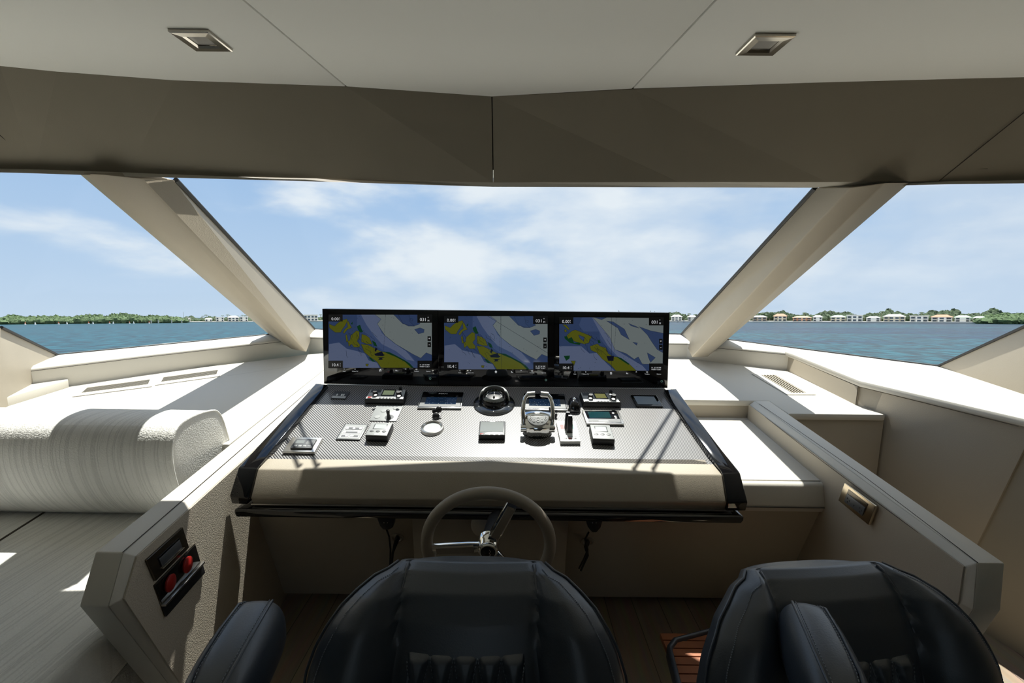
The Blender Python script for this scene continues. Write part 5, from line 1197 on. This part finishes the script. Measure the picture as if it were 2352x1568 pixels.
for i, (px, tp) in enumerate([(1786, 22), (1795, 20), (1847, 22), (1828, 15), (1945, 19), (1985, 17), (2024, 26), (2040, 20), (2055, 21), (2074, 17), (2115, 24), (2131, 20), (2182, 21), (2190, 17), (2226, 20), (1560, 18), (1582, 19), (2100, 18)]):
    put(palm0, i > 0, px, tp, 505, 9.3, 'palm tree with a feathery crown among the right shore houses', 'palms on the right shore')
for i, (px, tp) in enumerate([(440, 12), (466, 14), (474, 17), (492, 13), (512, 15), (522, 17), (530, 15), (545, 14), (556, 16), (564, 15), (699, 15), (736, 16)]):
    put(palm0, True, px, tp, 622, 9.3, 'palm tree with a feathery crown among the left shore houses', 'palms on the left shore')
tr0 = mk_tree(1)
for i, (px, tp) in enumerate([(1548, 17), (1571, 17), (1596, 16), (1757, 21), (1768, 22), (1815, 15), (1870, 15), (1905, 15), (2090, 21), (2108, 19), (2158, 17), (2205, 16), (2262, 19), (2278, 20), (1990, 15), (1402, 16), (1420, 17), (1455, 17), (1478, 18), (1510, 16)]):
    put(tr0, i > 0, px, tp, 512, 9, 'rounded dark green tree behind the right shore houses', 'broadleaf trees on the right shore')
cp = bpy.data.objects.new('conifer', None); COL.objects.link(cp); WO[cp] = Vector((0, 0, 0)); mb = MB()
MB().tube([(0, 0, 0), (0, 0, 8)], [.3, .1], 6).build('trunk', M['bark'], cp, local=True)
for j in range(7): mb.lathe([(1.5-.19*j, 1.6+j*1.05), (.15, 3.3+j*1.05)], Matrix.Identity(4), 8)
mb.build('crown', M['leaf'], cp, local=True); tag(cp, 'slim pointed tree standing above the houses near the right end of the shore', 'tree'); p = seapoint(2254, 505, .6); place(cp, p, 0, 1.05*math.cos(math.atan2(p.x, p.y)))
cp2 = copy_tree(cp); tag(cp2, 'slim pointed tree rising just above the right monitor', 'tree'); p = seapoint(1494, 505, .6); place(cp2, p, 0, 1.15)
# race marks on the water in front of the left mangroves
bo = mat('mark_orange', (.75, .16, .06), .5); bw = mat('mark_white', (.85, .85, .83), .5)
def mark(px, top, label):
    o = bpy.data.objects.new('channel_marker', None); COL.objects.link(o); WO[o] = Vector((0, 0, 0)); tag(o, label, 'marker', 'markers in front of the left mangroves')
    MB().lathe([(1.0, -.2), (1.1, .3), (.8, 1.4), (.5, 1.8)], Matrix.Identity(4), 12).build('float', bw, o, local=True)
    MB().lathe([(.7, 1.8), (.55, 2.6), (.12, 3.8)], Matrix.Identity(4), 10).build('top_mark', top, o, local=True)
    place(o, seapoint(px, 520, 0), 0, .55)
names = ['first', 'second', 'third', 'fourth', 'fifth', 'sixth', 'seventh', 'eighth', 'ninth', 'tenth', 'eleventh']
for i, px in enumerate((57, 80, 134, 153, 203, 213, 251, 259.5, 297, 306.5, 342)):
    orange = i in (0, 2, 4, 6, 8, 10)
    mark(px, bo if orange else bw, '%s small marker float, %s from the left along the mangroves' % ('orange topped' if orange else 'white', names[i]))
for px in (347, 363.5, 394, 417):
    o = MB().tube([(0, 0, 0), (0, 0, 3.2)], [.45, .45], 8); o = mk('piling', o.v, o.f, M['sand'], local=True); place(o, seapoint(px, 520, -.3)); tag(o, 'short pale piling in the water near the right end of the mangroves', 'piling', 'pilings off the left shore')
o = MB().tube([(0, 0, 0), (0, 0, 11)], [.25, .12], 6); o = mk('light_mast', o.v, o.f, M['sand'], local=True); place(o, seapoint(421, 560, 0)); tag(o, 'thin tall mast at the right end of the mangrove thicket', 'mast')
for px in (1557, 1571):
    o = MB().tube([(0, 0, 0), (0, 0, 2.6)], [.6, .6], 8); o = mk('piling', o.v, o.f, M['sand'], local=True); place(o, seapoint(px, 440, -.3)); tag(o, 'pale piling in the water just left of the right windshield pillar', 'piling', 'pilings off the right shore')
